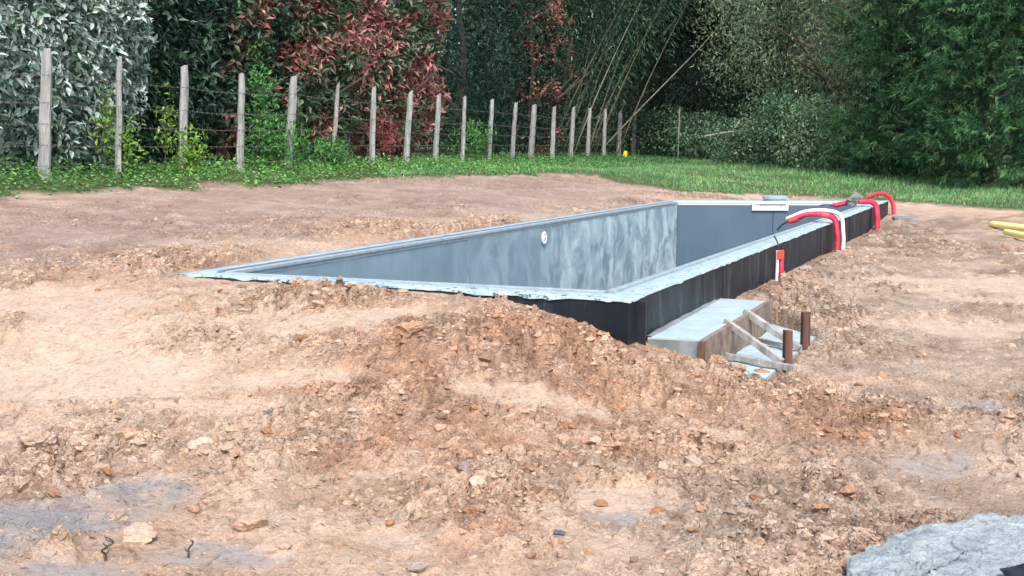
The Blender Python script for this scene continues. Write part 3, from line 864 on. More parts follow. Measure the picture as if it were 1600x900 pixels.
# stakes and battens
def stake(px, pyt, pyb, wpx, zb, label):
    b = P(px, pyb, zb); t = Q(px + 1, pyt, b[1] + .01); wd = wpx * b[1] / F
    root = MB(); rot = random.uniform(-.3, .3)
    base = [(-.5, -.5), (.5, -.5), (.5, .5), (-.5, .5)]
    vs = []
    for k, (h, s) in enumerate(((-.22, .8), (0, 1), (.5, .98), (1.0, .95))):
        p = lerp(b, t, max(h, 0)) + (np.array([0, 0, h * .9]) if h < 0 else 0)
        for (x, y) in base:
            X_, Y_ = x * math.cos(rot) - y * math.sin(rot), x * math.sin(rot) + y * math.cos(rot)
            vs.append((p[0] + X_ * wd * s, p[1] + Y_ * wd * s, p[2] + (random.uniform(-.004, .006) if k == 3 else 0)))
    fs = [(3, 2, 1, 0), (12, 13, 14, 15)] + [(k * 4 + j, k * 4 + (j + 1) % 4, k * 4 + 4 + (j + 1) % 4, k * 4 + 4 + j) for k in range(3) for j in range(4)]
    root.add(vs, fs)
    o = root.build('wooden_stake', M['rust_wood'], None, bevel=.003)
    return tag(o, label, 'stake', 'stakes bracing the formwork')
stake(1230, 516, 572, 13, -.42, 'reddish brown wooden stake nearer the camera, driven in beside the cement spill')
stake(1258, 488, 541, 12.5, -.40, 'reddish brown wooden stake farther back, tallest beside the cement spill')
def batten(a, b, wd, th, label, name='wooden_batten'):
    mb = MB(); a, b = np.array(a), np.array(b); n = 7; vs = []
    d = (b - a) / np.linalg.norm(b - a); s = np.cross(d, (0, 0, 1)); s /= np.linalg.norm(s); u = np.cross(s, d)
    for i in range(n + 1):
        p = lerp(a, b, i / n)
        for (x, y) in ((-.5, -.5), (.5, -.5), (.5, .5), (-.5, .5)):
            vs.append(p + s * wd * (x + random.uniform(-.05, .05)) + u * th * (y + random.uniform(-.08, .08)))
    fs = [(3, 2, 1, 0), tuple(n * 4 + j for j in range(4))] + [(k * 4 + j, k * 4 + (j + 1) % 4, k * 4 + 4 + (j + 1) % 4, k * 4 + 4 + j) for k in range(n) for j in range(4)]
    mb.add(vs, fs)
    return tag(mb.build(name, M['batten'], None, bevel=.002), label, 'batten', 'battens bracing the formwork')
batten(P(1133, 501, ZS + .015), P(1222, 566, -.39), .032, .036, 'cement-stained batten sloping from the middle of the step board to the nearer stake')
batten(P(1163, 486, ZS + .015), P(1250, 545, -.39), .032, .036, 'cement-stained batten sloping from the step board to the farther stake')
batten(P(1133, 556, -.375), P(1243, 576, -.385), .030, .032, 'short grey batten lying flat between the step board and the nearer stake')
batten(P(1183, 530, -.385), P(1228, 542, -.385), .022, .024, 'dark thin batten lying flat under the farther sloping batten')

# ------------------------------------------------------------------ conduits over the wall
def pipe(root, name, pts, r, mat, n=10, ribs=False):
    q = spline(pts, 8 if not ribs else 26)
    rad = [r * (1 + (.09 if i % 2 else -.05)) for i in range(len(q))] if ribs else r
    mb = MB(); mb.tube(q, rad, n); return mb.build(name, mat, root, smooth=not ribs)
def wall_out(px):
    return on_wall(oB, oC, px)[0]
# short upright pair with orange tape
q = wall_out(1209) + nBC * .035
r1 = empty('conduit_pair', (q[0], q[1], -.29)); tag(r1, 'short upright white and red conduit pair bound with orange tape against the pool wall', 'conduit', 'conduits along the pool wall')
qa = q - uBC * .0; z0 = -.36
pipe(r1, 'white_conduit', [down(q - uBC * .02 - nBC * .004, z0), down(q - uBC * .02, -.15), down(q - uBC * .02, -.045)], .0125, M['white_plastic'], 10)
pipe(r1, 'red_conduit', [down(q + uBC * .02 + nBC * .026, z0), down(q + uBC * .02 + nBC * .022, -.15), down(q + uBC * .02 + nBC * .02, -.05)], .0195, M['red_plastic'], 12, True)
mb = MB(); cc = q + nBC * .012
ring = []
for (x, y) in ((-.036, -.014), (-.034, .008), (-.01, .020), (.020, .031), (.038, .028), (.042, .010), (.03, -.004), (-.01, -.014)):
    ring.append(cc[:2] + uBC[:2] * x + nBC[:2] * y)
if np.cross(ring[1] - ring[0], ring[2] - ring[1]) < 0: ring = ring[::-1]
mb.prism([(p[0], p[1]) for p in ring], -.115, -.045); mb.build('orange_tape', M['orange_tape'], r1, bevel=.004)
pipe(r1, 'black_cable', [down(q, -.05), down(q - uBC * .0 + nBC * .002, -.01), down(q + uBC * .03 - nBC * .02, .03), down(q - nBC * .035, .065)], .006, M['black_rubber'], 8)

def arch(px_base, zbase, hump, over, lift, label, spec, endz=.02, skew=0.0, rock=False):
    """bundle of conduits rising from the earth outside the wall and bent over the rim"""
    b0 = wall_out(px_base)
    r = empty('conduit_bundle', (b0[0], b0[1], zbase)); tag(r, label, 'conduit', 'conduits along the pool wall')
    made = []
    for (name, du, dn, rad, mat, rib, ext) in spec:
        o = uBC * du
        pts = [down(b0 + o + nBC * (.05 + dn), zbase - .12), down(b0 + o + nBC * (.055 + dn), zbase + .10), down(b0 + o + nBC * (.05 + dn * 1.0), -.10),
               down(b0 + o + nBC * (.0 + dn) + uBC * skew * .3, hump + dn * .75),
               down(b0 + o - nBC * over * .5 + uBC * skew * .6, lift + hump + dn * .6),
               down(b0 + o - nBC * (over + ext) + uBC * skew, endz + dn * .4)]
        pipe(r, name, pts, rad, mat, 12, rib); made.append(pts)
    return r, made, b0
r2, pts2, b2 = arch(1296, -.32, .03, .40, .035, 'big bundle of white and red conduits arching over the middle of the pool wall',
     [('red_conduit', -.03, .03, .024, M['red_plastic'], True, .0), ('red_conduit', .045, .03, .024, M['red_plastic'], True, -.03), ('white_conduit', .005, .085, .02, M['white_plastic'], False, .03)], -.005)
e = np.array(pts2[0][-1]); d_ = e - np.array(pts2[0][-2]); d_ /= np.linalg.norm(d_)
mb = MB(); mb.tube([e - d_ * .10, e - d_ * .01], [.034, .031], 12); mb.build('red_tape', M['red_tape'], r2)
m_ = spline(pts2[0], 10); i_ = int(len(m_) * .66); mb = MB(); mb.tube([m_[i_ - 1], m_[i_], m_[i_ + 1], m_[i_ + 2]], [.0275] * 4, 12); mb.build('red_tape', M['red_tape'], r2)
pipe(r2, 'black_cable', [e - d_ * .02, e + d_ * .06 + np.array([0, 0, -.01]), e + d_ * .12 + np.array([0, 0, -.05])], .008, M['black_rubber'], 8)
r3, pts3, b3 = arch(1361, -.33, .03, .42, .012, 'pair of red conduits bent over the far wall and held down by a rock',
     [('red_conduit', -.035, .025, .027, M['red_plastic'], True, .02), ('red_conduit', .05, .03, .027, M['red_plastic'], True, .06)], -.0, .0)
e = np.array(pts3[1][-1]); pipe(r3, 'grey_cable', [e, e - nBC * .08 + np.array([0, 0, .005]), e - nBC * .17 + np.array([0, 0, -.01])], .006, M['black_rubber'], 6)
b4 = lerp(oB, oC, .995)
r4 = empty('conduit_pair', (b4[0], b4[1], -.28)); tag(r4, 'single red conduit hooped over the far corner of the pool wall', 'conduit', 'conduits along the pool wall')
pipe(r4, 'red_conduit', [down(b4 + nBC * .10, -.45), down(b4 + nBC * .09, -.2), down(b4 + nBC * .055, -.01), down(b4 - nBC * .04, .085), down(b4 - nBC * .17, .085), down(b4 - nBC * .30, .03)], .028, M['red_plastic'], 12, True)

# ------------------------------------------------------------------ rocks, clods
def ico():
    t = (1 + 5 ** .5) / 2
    v = unit(np.array([(-1, t, 0), (1, t, 0), (-1, -t, 0), (1, -t, 0), (0, -1, t), (0, 1, t), (0, -1, -t), (0, 1, -t), (t, 0, -1), (t, 0, 1), (-t, 0, -1), (-t, 0, 1)], float))
    f = [(0, 11, 5), (0, 5, 1), (0, 1, 7), (0, 7, 10), (0, 10, 11), (1, 5, 9), (5, 11, 4), (11, 10, 2), (10, 7, 6), (7, 1, 8), (3, 9, 4), (3, 4, 2), (3, 2, 6), (3, 6, 8), (3, 8, 9), (4, 9, 5), (2, 4, 11), (6, 2, 10), (8, 6, 7), (9, 8, 1)]
    return v, f
def ico2():
    v, f = ico(); v = [tuple(x) for x in v]; mid = {}; g = []
    def md(a, b):
        k = (min(a, b), max(a, b))
        if k not in mid:
            m = np.array(v[a]) + np.array(v[b]); v.append(tuple(m / np.linalg.norm(m))); mid[k] = len(v) - 1
        return mid[k]
    for a, b, c in f:
        x, y, z = md(a, b), md(b, c), md(c, a); g += [(a, x, z), (b, y, x), (c, z, y), (x, y, z)]
    return np.array(v), g
IV, IF = ico(); IV2, IF2 = ico2()
def subdiv(v, f):
    v = [tuple(x) for x in v]; mid = {}; g = []
    def md(a, b):
        k = (min(a, b), max(a, b))
        if k not in mid:
            m = np.array(v[a]) + np.array(v[b]); v.append(tuple(m / np.linalg.norm(m))); mid[k] = len(v) - 1
        return mid[k]
    for a, b, c in f:
        x, y, z = md(a, b), md(b, c), md(c, a); g += [(a, x, z), (b, y, x), (c, z, y), (x, y, z)]
    return np.array(v), g
IV3, IF3 = subdiv(IV2, IF2); IV4, IF4 = subdiv(IV3, IF3)
def lump(rng, level=2, flat=.6, ang=.35):
    """angular lump: a sphere cut by random planes"""
    v = {1: IV, 2: IV2, 3: IV3, 4: IV4}[level].copy(); u0 = v.copy(); s0_ = int(rng.integers(0, 900))
    for _ in range(9):
        n = unit(rng.normal(size=3)); d = rng.uniform(.45, .9)
        k = v @ n; v = v - np.where(k > d, k - d, 0)[:, None] * n
    v *= 1 + rng.normal(0, ang * (.12 if level < 3 else .03), (len(v), 1))
    if level >= 3:
        q = fbm(u0[:, 0] * 2.2 + u0[:, 2] * 1.3 + 9, u0[:, 1] * 2.2 - u0[:, 2] * 1.7 + 9, s0_, 4) - .5
        q2 = fbm(u0[:, 0] * 7 + u0[:, 2] * 5 + 9, u0[:, 1] * 7 - u0[:, 2] * 4 + 9, s0_ + 3, 2) - .5
        v *= (1 + .7 * q + .22 * q2)[:, None]
    v *= np.array([rng.uniform(.8, 1.25), rng.uniform(.7, 1.1), flat * rng.uniform(.8, 1.2)])
    return v
CLAY = [(.50, .35, .25), (.42, .26, .165), (.36, .20, .11), (.56, .42, .31), (.33, .23, .165)]
lump_meshes = []
for k in range(14):
    v = lump(RNG, 3, .62, .5)
    c = np.tile(np.array(CLAY[k % 5]) * RNG.uniform(.85, 1.1), (len(v), 1)) * (1 + RNG.normal(0, .08, (len(v), 1)))
    me = np_mesh('clod', v, np.array(IF3), 3, c, smooth=False); me.materials.append(M['clod']); lump_meshes.append(me)
def put_lump(name, x, y, size, label, cat, group=None, me=None, sink=.25, z=None, sx=1, sz=1, rot=None):
    me = me or random.choice(lump_meshes); sink = max(sink, .36) if name == 'clod' else sink
    o = bpy.data.objects.new(name, me); COL.objects.link(o)
    o.scale = (size * sx, size, size * sz); o.rotation_euler = (random.uniform(-.3, .3), random.uniform(-.3, .3), random.uniform(0, 6.3) if rot is None else rot)
    zz = float(gz(x, y)[0]) if z is None else z
    o.location = (float(x), float(y), zz + size * sz * .6 * (1 - sink * 2))
    return tag(o, label, cat, group)
def lump_mesh_col(col, flat=.6, jit=.07):
    v = lump(RNG, 4, flat, .4)
    me = np_mesh('stone', v, np.array(IF4), 3, np.tile(np.array(col), (len(v), 1)) * (1 + RNG.normal(0, jit, (len(v), 1))), smooth=False)
    me.materials.append(M['clod']); return me
# individual stones one can point at: pixel, half width in pixels, colour
PALE_, GREY_, WHITE_, RED_, TAN_ = (.58, .46, .37), (.36, .35, .345), (.57, .49, .425), (.36, .17, .09), (.46, .31, .21)
SINK = .42
STONES = [(729, 733, 17, GREY_, .5, 'flat pale grey stone beside a white stone in the middle foreground'),
          (748, 770, 18, WHITE_, .5, 'whitish flat stone just below the grey stone in the middle foreground'),
          (655, 893, 22, GREY_, .6, 'grey slaty stone at the bottom edge of the picture'),
          (1086, 728, 21, WHITE_, .35, 'long flat whitish stone on the pale crust right of the middle'),
          (188, 805, 20, TAN_, .9, 'rounded brown clay lump with flat top beside the grey puddle'),
          (215, 838, 36, PALE_, .5, 'broad pale clay clod standing in the grey puddle'),
          (395, 822, 34, TAN_, .7, 'large tan clod right of the grey puddle'),
          (297, 486, 18, TAN_, .9, 'lone dark crumbly clod on the smooth pale earth near the pool corner'),
          (970, 640, 13, RED_, .9, 'reddish angular clod on the lower slope of the clay bank'),
          (315, 702, 20, WHITE_, .6, 'pale whitish clay block among the rough clods at centre left'),
          (1207, 771, 12, PALE_, .8, 'small pale pointed stone alone on the brown crumbs'),
          (1348, 688, 14, RED_, .8, 'reddish clod on the orange crumbs at right'),
          (1582, 722, 13, PALE_, .6, 'pale stone with dark clod behind it at the right edge'),
          (1560, 690, 16, TAN_, .8, 'brown clod below the pale mud streak at right'),
          (1258, 422, 14, (.48, .43, .40), .8, 'rounded pinkish grey stone at the foot of the pool wall'),
          (1246, 425, 8, (.42, .37, .34), .8, 'smaller grey stone tucked against the pool wall next to a rounder one'),
          (1190, 585, 16, RED_, .6, 'reddish clod lying on the edge of the cement spill'),
          (1155, 586, 14, TAN_, .7, 'tan clod fallen onto the near end of the cement spill'),
          (640, 525, 26, (.40, .23, .13), .8, 'heap of dark orange clods behind the middle of the bank'),
          (60, 700, 34, PALE_, .6, 'wide pale clay block split by a crack at left'),
          (930, 700, 16, PALE_, .6, 'pale angular clod in the rough strip right of centre'),
          (960, 715, 14, TAN_, .8, 'tan angular clod with a dark hollow beside it right of centre'),
          (880, 695, 12, TAN_, .8, 'small tan clod left of the pale angular one'),
          (690, 672, 16, (.50, .33, .23), .5, 'flat orange clod left of the grey stone'),
          (1240, 622, 16, PALE_, .6, 'pale stone on the brown earth below the stakes'),
          (137, 333, 4, WHITE_, .8, 'tiny white pebble on the brown earth near the first fence post')]
for (px, py, hw, c, fl, lab) in STONES:
    q = G(px, py + hw * .3); put_lump('stone' if c in (GREY_, WHITE_) else 'clod', q[0], q[1], hw * q[1] / F * .85, lab, 'stone' if c in (GREY_, WHITE_) else 'clod', None, lump_mesh_col(tuple(.55 * np.array(c) + .45 * gcol(q[0], q[1])), fl), SINK)
# rock holding the conduits on the rim
m3 = b3 - nBC * .2
o = put_lump('rock', m3[0] - uBC[0] * .02, m3[1] - uBC[1] * .02, .105, 'rough grey rock weighing down red conduits on the pool rim', 'rock', None, lump_mesh_col((.24, .23, .215), 1.0, .12), .25, .05)
# small clods scattered over the rough earth: the largest as individuals
def scatter(n, ymin, ymax, rmin=0.0):
    out = []
    while len(out) < n:
        k = n * 3
        y = ymin * (ymax / ymin) ** RNG.random(k); x = (RNG.random(k) - .5) * 2 * (.50 * y + .3)
        ok = (grough(x, y) > rmin + RNG.random(k) * (1.0 - rmin * .6)) & ~inside_quad(x, y, (oA, oB, oC, oD), .12) & (grass_amount(x, y) < -.25) & ~inside_quad(x, y, (s0, s1, s2, s3), .05) & ~inside_quad(x, y, lw, .03)
        out += list(zip(x[ok], y[ok]))
    return np.array(out[:n])
for (x, y) in scatter(230, 3.4, 7.5):
    sz = random.uniform(.012, .030) * (0.75 + .06 * y)
    near_ = lambda l, sd_: float(patch(np.array([x]), np.array([y]), l, sd_)[0]) > .3
    put_lump('clod', x, y, sz, *(('small angular clay clod in the rough strip left of the grey puddle edge', 'clod', 'loose clods on the left') if x < -.9 else
                                  ('small angular clay clod on the orange bank by the near pool wall', 'clod', 'loose clods on the bank') if y > 4.7 and x < .9 else
                                  ('small angular clay clod on the brown crumbs right of the bank', 'clod', 'loose clods on the right') if x > .9 else
                                  ('small angular clay clod in the middle foreground', 'clod', 'loose clods in the foreground')))
def crumbs():
    def batch(n, y0, y1, med, sig, lo, hi, bv, bf, nb, rmin=0.0):
        p = scatter(n, y0, y1, rmin); k = len(p)
        size = np.clip(RNG.lognormal(math.log(med), sig, k) * (.5 + .1 * p[:, 1]), lo, hi)
        V = np.stack([bv() for _ in range(nb)])[RNG.integers(0, nb, k)]; m = V.shape[1]
        a = RNG.random(k) * 6.283; ca, sa = np.cos(a)[:, None], np.sin(a)[:, None]
        V = np.stack([V[..., 0] * ca - V[..., 1] * sa, V[..., 0] * sa + V[..., 1] * ca, V[..., 2]], -1) * size[:, None, None]
        V = V + np.stack([p[:, 0], p[:, 1], gz(p[:, 0], p[:, 1]) + size * -.12], -1)[:, None, :]
        f = (np.array(bf)[None] + (np.arange(k) * m)[:, None, None]).reshape(-1, 3)
        c = np.clip(gcol(p[:, 0], p[:, 1]) * np.clip(RNG.lognormal(-.05, .12, (k, 1)), .7, 1.06) * (1 + RNG.normal(0, .015, (k, 3))), .02, np.array([.56, .415, .31]))
        return V.reshape(-1, 3), f, np.repeat(c, m, axis=0)
    OV = np.array([(1, 0, -.5), (0, 1, -.5), (-1, 0, -.5), (0, -1, -.5), (.3, .2, .8), (-.3, -.2, .9)]); OF = [(0, 1, 4), (1, 2, 5), (1, 5, 4), (2, 3, 5), (3, 0, 4), (3, 4, 5)]
    def octa():
        return (OV * RNG.uniform(.65, 1.2, (6, 1)) + RNG.normal(0, .2, (6, 3))) * np.array([1.15, .9, .6])
    A = batch(8500, 3.2, 14.0, .0135, .42, .008, .042, lambda: lump(RNG, 1, .62, 1.3), IF, 40, .46)
    B = batch(50000, 3.1, 13.0, .0068, .4, .003, .022, octa, OF, 40)
    v = np.vstack([A[0], B[0]]); f = np.vstack([A[1], B[1] + len(A[0])]); c = np.vstack([A[2], B[2]])
    me = np_mesh('earth_crumbs', v, f, 3, c)
    tag(link('earth_crumbs', me, M['clod']), 'loose crumbs of dry clay strewn over the bare earth', 'rubble', None, 'stuff')
crumbs()

def straw():
    p = scatter(2600, 3.2, 12.0)
    c = [G(*q) for q in ((130, 775), (300, 755), (340, 790), (90, 850), (60, 745), (250, 745), (480, 760))]
    extra = np.vstack([np.stack([RNG.normal(q[0], .09, 45), RNG.normal(q[1], .12, 45)], 1) for q in c])
    p = np.vstack([p, extra]); k = len(p)
    a = RNG.random(k) * 6.283
    d = np.stack([np.cos(a), np.sin(a), RNG.normal(.1, .25, k)], 1)
    ln = RNG.uniform(.014, .045, k) * (.7 + .06 * p[:, 1])
    me = leaf_mesh('straw_litter', np.stack([p[:, 0], p[:, 1], gz(p[:, 0], p[:, 1]) + .004], 1), d, unit(UP_ + rnd_d(k) * .5), ln, .0025 + ln * .04, pick_cols(k, [(.12, .085, .055), (.18, .13, .085), (.28, .21, .14), (.08, .055, .04)], [3, 2, 1.5, 1], .2), False, .1, -.15)
    tag(link('straw_litter', me, M['leaf_matt']), 'bits of dead straw and rootlets scattered on the earth', 'litter', None, 'stuff')
UP_ = np.array([0, 0, 1.0])
def rnd_d(k): return unit(RNG.normal(size=(k, 3)))
straw()
# ------------------------------------------------------------------ other loose things
# broken concrete disc in the near right corner
def concrete_disc():
    ZD = -.43
    edge = [(1330, 905), (1345, 872), (1370, 848), (1425, 824), (1520, 808), (1620, 802), (1760, 810), (1900, 860)]
    pts = spline([P(a, b, ZD) for a, b in edge], 30)
    near = [P(1900, 1000, ZD), P(1600, 1150, ZD), P(1350, 1100, ZD), P(1300, 960, ZD)]
    poly = [p[:2] for p in pts] + [p[:2] for p in spline([pts[-1]] + near + [pts[0]], 8)[1:-1]]
    poly = np.array(poly); n = len(poly); c = poly.mean(0)
    poly = poly * (1 + 0) + (np.stack([fbm(poly[:, 0] * 9, poly[:, 1] * 9, 301, 5), fbm(poly[:, 0] * 9, poly[:, 1] * 9, 302, 5)], 1) - .5) * .11
    rings = 90; vs = []; fs = []
    for r in range(rings):
        t = 1 - r / rings
        q = c + (poly - c) * t
        e = 1 - sstep(.0, .1, 1 - t)
        z = ZD + (fbm(q[:, 0] * 4, q[:, 1] * 4, 310, 3) - .5) * .02 + (fbm(q[:, 0] * 24, q[:, 1] * 40, 311, 4) - .5) * .026 - e * .006
        f1, f2, _, _, _ = worley(q[:, 0] * 8 + .6 * q[:, 1] + fbm(q[:, 0] * 20, q[:, 1] * 20, 36, 2), q[:, 1] * 26, 33)
        z = z - (1 - sstep(0, .14, f2 - f1)) * .012 * sstep(.45, .6, fbm(q[:, 0] * 5, q[:, 1] * 5, 37, 2))
        vs += [(a, b, zz) for (a, b), zz in zip(q, z)]
    for r in range(rings - 1):
        for i in range(n):
            i2 = (i + 1) % n; fs.append((r * n + i, r * n + i2, (r + 1) * n + i2, (r + 1) * n + i))
    fs.append(tuple((rings - 1) * n + i for i in range(n)))
    k = len(vs)
    q = c + (poly - c) * 1.01
    vs += [(a, b, -.7) for a, b in q]
    for i in range(n): fs.append((i, k + i, k + (i + 1) % n, (i + 1) % n))
    mb = MB(); mb.add(vs, fs)
    o = mb.build('concrete_slab', M['concrete_rough'], None, smooth=True)
    tag(o, 'rough pale concrete slab with curved broken edge in the near corner', 'slab', None, 'thing')
concrete_disc()
mb = MB(); b_ = P(1590, 892, -.40); vs = []
for j in range(9):
    for i in range(9):
        x, y = i / 8 - .5, j / 8 - .5
        vs.append((b_[0] + .07 + x * .26 + y * .05, b_[1] - .05 + y * .26 + x * .09, -.415 + .05 * math.exp(-12 * (x * x + y * y)) + .02 * random.random()))
mb.add(vs, [(j * 9 + i, j * 9 + i + 1, j * 9 + i + 10, j * 9 + i + 9) for j in range(8) for i in range(8)])
o = mb.build('dark_sheet', M['black_rubber'], None, smooth=True); md_ = o.modifiers.new('solid', 'SOLIDIFY'); md_.thickness = .004  # crumpled black sheet over the dark corner of the slab
tag(o, 'crumpled black sheet on the concrete slab in the corner', 'plastic sheet')

# yellow pipes
for (a, b, r, lab) in (((1550, 358), (1690, 374), .037, 'upper of two yellow foam pipes on the ground at the right edge'), ((1571, 371), (1690, 392), .034, 'lower of two yellow foam pipes on the ground at the right edge')):
    p0, p1 = G(*a), G(*b); z0 = p0[2] + r + .02
    mb = MB(); pts = spline([p0 + np.array([0, 0, r + .03]), lerp(p0, p1, .5) + np.array([0, .02, r + .02]), p1 + np.array([0, 0, r + .01])], 8)
    mb.tube(pts, r * .55, 14)
    rr = r * 1.05
    mb = MB(); mb.tube([pts[0] - (pts[1] - pts[0]) * .15] + pts, [rr * .8] + [rr] * len(pts), 16)
    o = mb.build('yellow_pipe', M['yellow_pipe'], None, smooth=True); tag(o, lab, 'pipe', 'yellow pipes')
    d = unit(np.array(pts[0]) - np.array(pts[1])); e = np.array(pts[0]) - (np.array(pts[1]) - np.array(pts[0])) * .15
    mb = MB(); mb.lathe([(rr * .5, 0), (rr * .5, .002)], e + d * .0015, d, 14); mb.build('bore_shade_disc', M['black_rubber'], o)  # black disc on the closed end, painting the shade of a hollow

# grey block by the far end of the wall
q = G(1415, 345)
mb = MB(); s_ = .09
mb.hexa([(q[0] - .17, q[1] - .06, q[2] - .05), (q[0] + .15, q[1] - .08, q[2] - .05), (q[0] + .16, q[1] + .09, q[2] - .05), (q[0] - .16, q[1] + .1, q[2] - .05)],
        [(q[0] - .165, q[1] - .06, q[2] + .05), (q[0] + .15, q[1] - .08, q[2] + .06), (q[0] + .155, q[1] + .09, q[2] + .065), (q[0] - .16, q[1] + .1, q[2] + .055)])
o = mb.build('concrete_block', M['concrete_side'], None, bevel=.01); tag(o, 'small grey concrete block half sunk in the earth past the pool end', 'block')

# twigs in the puddle, scraps
for k, (base, hpx, lab) in enumerate([((160, 880), 44, 'dark branching twig sticking up from the grey puddle'), ((293, 872), 30, 'shorter dark twig sticking up right of the branching one'), ((58, 872), 16, 'short broken twig at the left of the puddle')]):
    b = G(*base); H = hpx * b[1] / F; rg = random.Random(40 + k); r = MB()
    m = [b - np.array([0, 0, .03])] + [b + np.array([rg.uniform(-.12, .25) * H + .25 * H * t, rg.uniform(-.1, .1) * H, H * t]) for t in (.25, .5, .78, 1.0)]
    q = spline(m, 4); r.tube(q, [.0045 * (1 - .6 * i / (len(q) - 1)) for i in range(len(q))], 6)
    for c in range(4 if k == 0 else 2):
        i = rg.randrange(5, len(q) - 2); L_ = H * rg.uniform(.18, .4); sg = rg.choice((-1, 1))
        e1 = q[i] + np.array([sg * L_ * .6, rg.uniform(-.3, .3) * L_, L_ * .3]); e2 = e1 + np.array([sg * L_ * .25, 0, L_ * .5])
        r.tube([q[i], e1, e2], [.0026, .002, .001], 5)
    tag(r.build('twig', M['twig'], None), lab, 'twig')
for (px, py, wpx, lab) in ((419, 674, 7, 'crumpled blue grey plastic scrap on the tan clay at left'), (874, 851, 8, 'crumpled dark scrap on the pale clay at bottom middle')):
    q = G(px, py); s_ = wpx * q[1] / F; mb = MB(); vs = []
    for j in range(5):
        for i in range(5):
            vs.append((q[0] + (i / 4 - .5) * 2 * s_ + random.uniform(-.2, .2) * s_, q[1] + (j / 4 - .5) * 1.6 * s_, float(gz(q[0], q[1])[0]) + .006 + .6 * s_ * random.random()))
    mb.add(vs, [(j * 5 + i, j * 5 + i + 1, j * 5 + i + 6, j * 5 + i + 5) for j in range(4) for i in range(4)])
    o = mb.build('plastic_scrap', M['scrap'], None); m_ = o.modifiers.new('solid', 'SOLIDIFY'); m_.thickness = .003
    tag(o, lab, 'scrap')

# ------------------------------------------------------------------ fence
POSTS = [(73, 80, 70, 283, 17), (187, 92, 185, 275, 11), (288, 106, 287, 262, 14), (377, 118, 375, 258, 12), (459, 120, 449, 264, 13), (528, 132, 519, 262, 8), (584, 138, 581, 272, 9),
         (642, 144, 634, 260, 9), (686, 149, 679, 266, 9), (726, 152, 722, 258, 7), (769, 157, 763, 260, 8), (806, 161, 799, 256, 8), (835, 165, 828, 254, 9), (866, 168, 862, 254, 7),
         (896, 169, 890, 252, 7), (922, 170, 917, 255, 6), (946, 172, 942, 252, 6), (969, 174, 965, 248, 8), (992, 177, 988, 240, 7)]
f0 = fence_at(70)
fence = empty('wire_fence', (f0[0], f0[1], float(terrain(f0[0], f0[1]))))
tag(fence, 'old wire fence on weathered grey wooden posts running along the hedge', 'fence')
wire_rows = [[] for _ in range(5)]
def split_post(b, t, wd, rng):
    """rough split post: uneven cross-section with a slanting top"""
    mb = MB(); n = 8; lev = 9; vs = []
    rr = [rng.uniform(.75, 1.12) for _ in range(n)]
    for k in range(lev + 1):
        h = k / lev; p = lerp(b, t, h) + np.array([rng.uniform(-.005, .005), rng.uniform(-.005, .005), 0])
        for j in range(n):
            a = 2 * math.pi * j / n + .3
            r = wd / 2 * rr[j] * (1.1 - .2 * h) * (1 + rng.uniform(-.05, .05)) * (.9 if k == lev else 1)
            vs.append((p[0] + r * math.cos(a), p[1] + r * math.sin(a) * .85, p[2] + (rng.uniform(-.01, .03) + .02 * math.cos(a) if k == lev else 0)))
    fs = [(k * n + j, k * n + (j + 1) % n, (k + 1) * n + (j + 1) % n, (k + 1) * n + j) for k in range(lev) for j in range(n)]
    fs += [tuple(range(n - 1, -1, -1)), tuple(lev * n + j for j in range(n))]
    mb.add(vs, fs); return mb
prng = random.Random(5)
for (tx, ty, bx, by, wpx) in POSTS:
    g = fence_at(bx); y = g[1]
    base = np.array([g[0], y, float(terrain(g[0], y)) - .15]); top = Q(tx, ty, y + prng.uniform(-.04, .04))
    mb = split_post(base, top, max(.085, wpx * y / F), prng)
    mb.build('post', M['post'], fence)
    gg = base[2] + .15
    for r, hh in enumerate((.82, .61, .45, .29, .13)):
        h = gg + (top[2] - gg) * hh
        tt = (h - base[2]) / (top[2] - base[2]); p = lerp(base, top, tt)
        wire_rows[r].append(p + np.array([.30, -.10, 0]) / .316 * (max(.085, wpx * y / F) * .45) * np.array([1, 1, 0]))
ext0 = fence_at(-400)
for r in range(5):
    pts = wire_rows[r]
    first = 2 * pts[0] - pts[1]
    q = []
    for i in range(-1, len(pts) - 1):
        a, b = (first if i < 0 else pts[i]), pts[i + 1]
        for k in range(4):
            t = k / 4; p = lerp(a, b, t); p = p - np.array([0, 0, .02 * 4 * t * (1 - t)]); q.append(p)
    q.append(pts[-1])
    mb = MB(); mb.tube(q, .0032, 5)
    # barbs
    for i in range(3, len(q) * 6):
        k = i / 6; a = q[min(int(k), len(q) - 1)]; b = q[min(int(k) + 1, len(q) - 1)]; p = lerp(a, b, k - int(k))
        if r < 4 and i % 2 == 0: mb.bar(p + np.array([0, 0, -.014]), p + np.array([.008, 0, .014]), .004, .004, (1, 0, 0))
    mb.build('wire', M['wire'], fence)
# second stretch: thin half-buried posts beyond the grove
f2 = fence_at(1010)
fence2 = empty('derelict_fence', (f2[0], f2[1], float(terrain(f2[0], f2[1]))))
tag(fence2, 'remnant of thin grey posts half lost in brambles beyond the fence end', 'fence')
for (px, pt, pb, y) in ((1010, 177, 216, 39.5), (1028, 179, 214, 40.5), (1044, 181, 222, 41), (1122, 188, 240, 37), (1186, 170, 215, 35), (1074, 190, 235, 40)):
    b = Q(px - 2, pb + 45, y); b[2] = float(terrain(b[0], y)) - .1
    split_post(b, Q(px, pt, y), .095, prng).build('post', M['post'], fence2)
mb = MB(); mb.tube([Q(1010, 190, 39.5), Q(1028, 192, 40.5), Q(1044, 193, 41), Q(1122, 200, 37.0), Q(1186, 184, 35)], .004, 5); mb.build('wire', M['wire'], fence2)
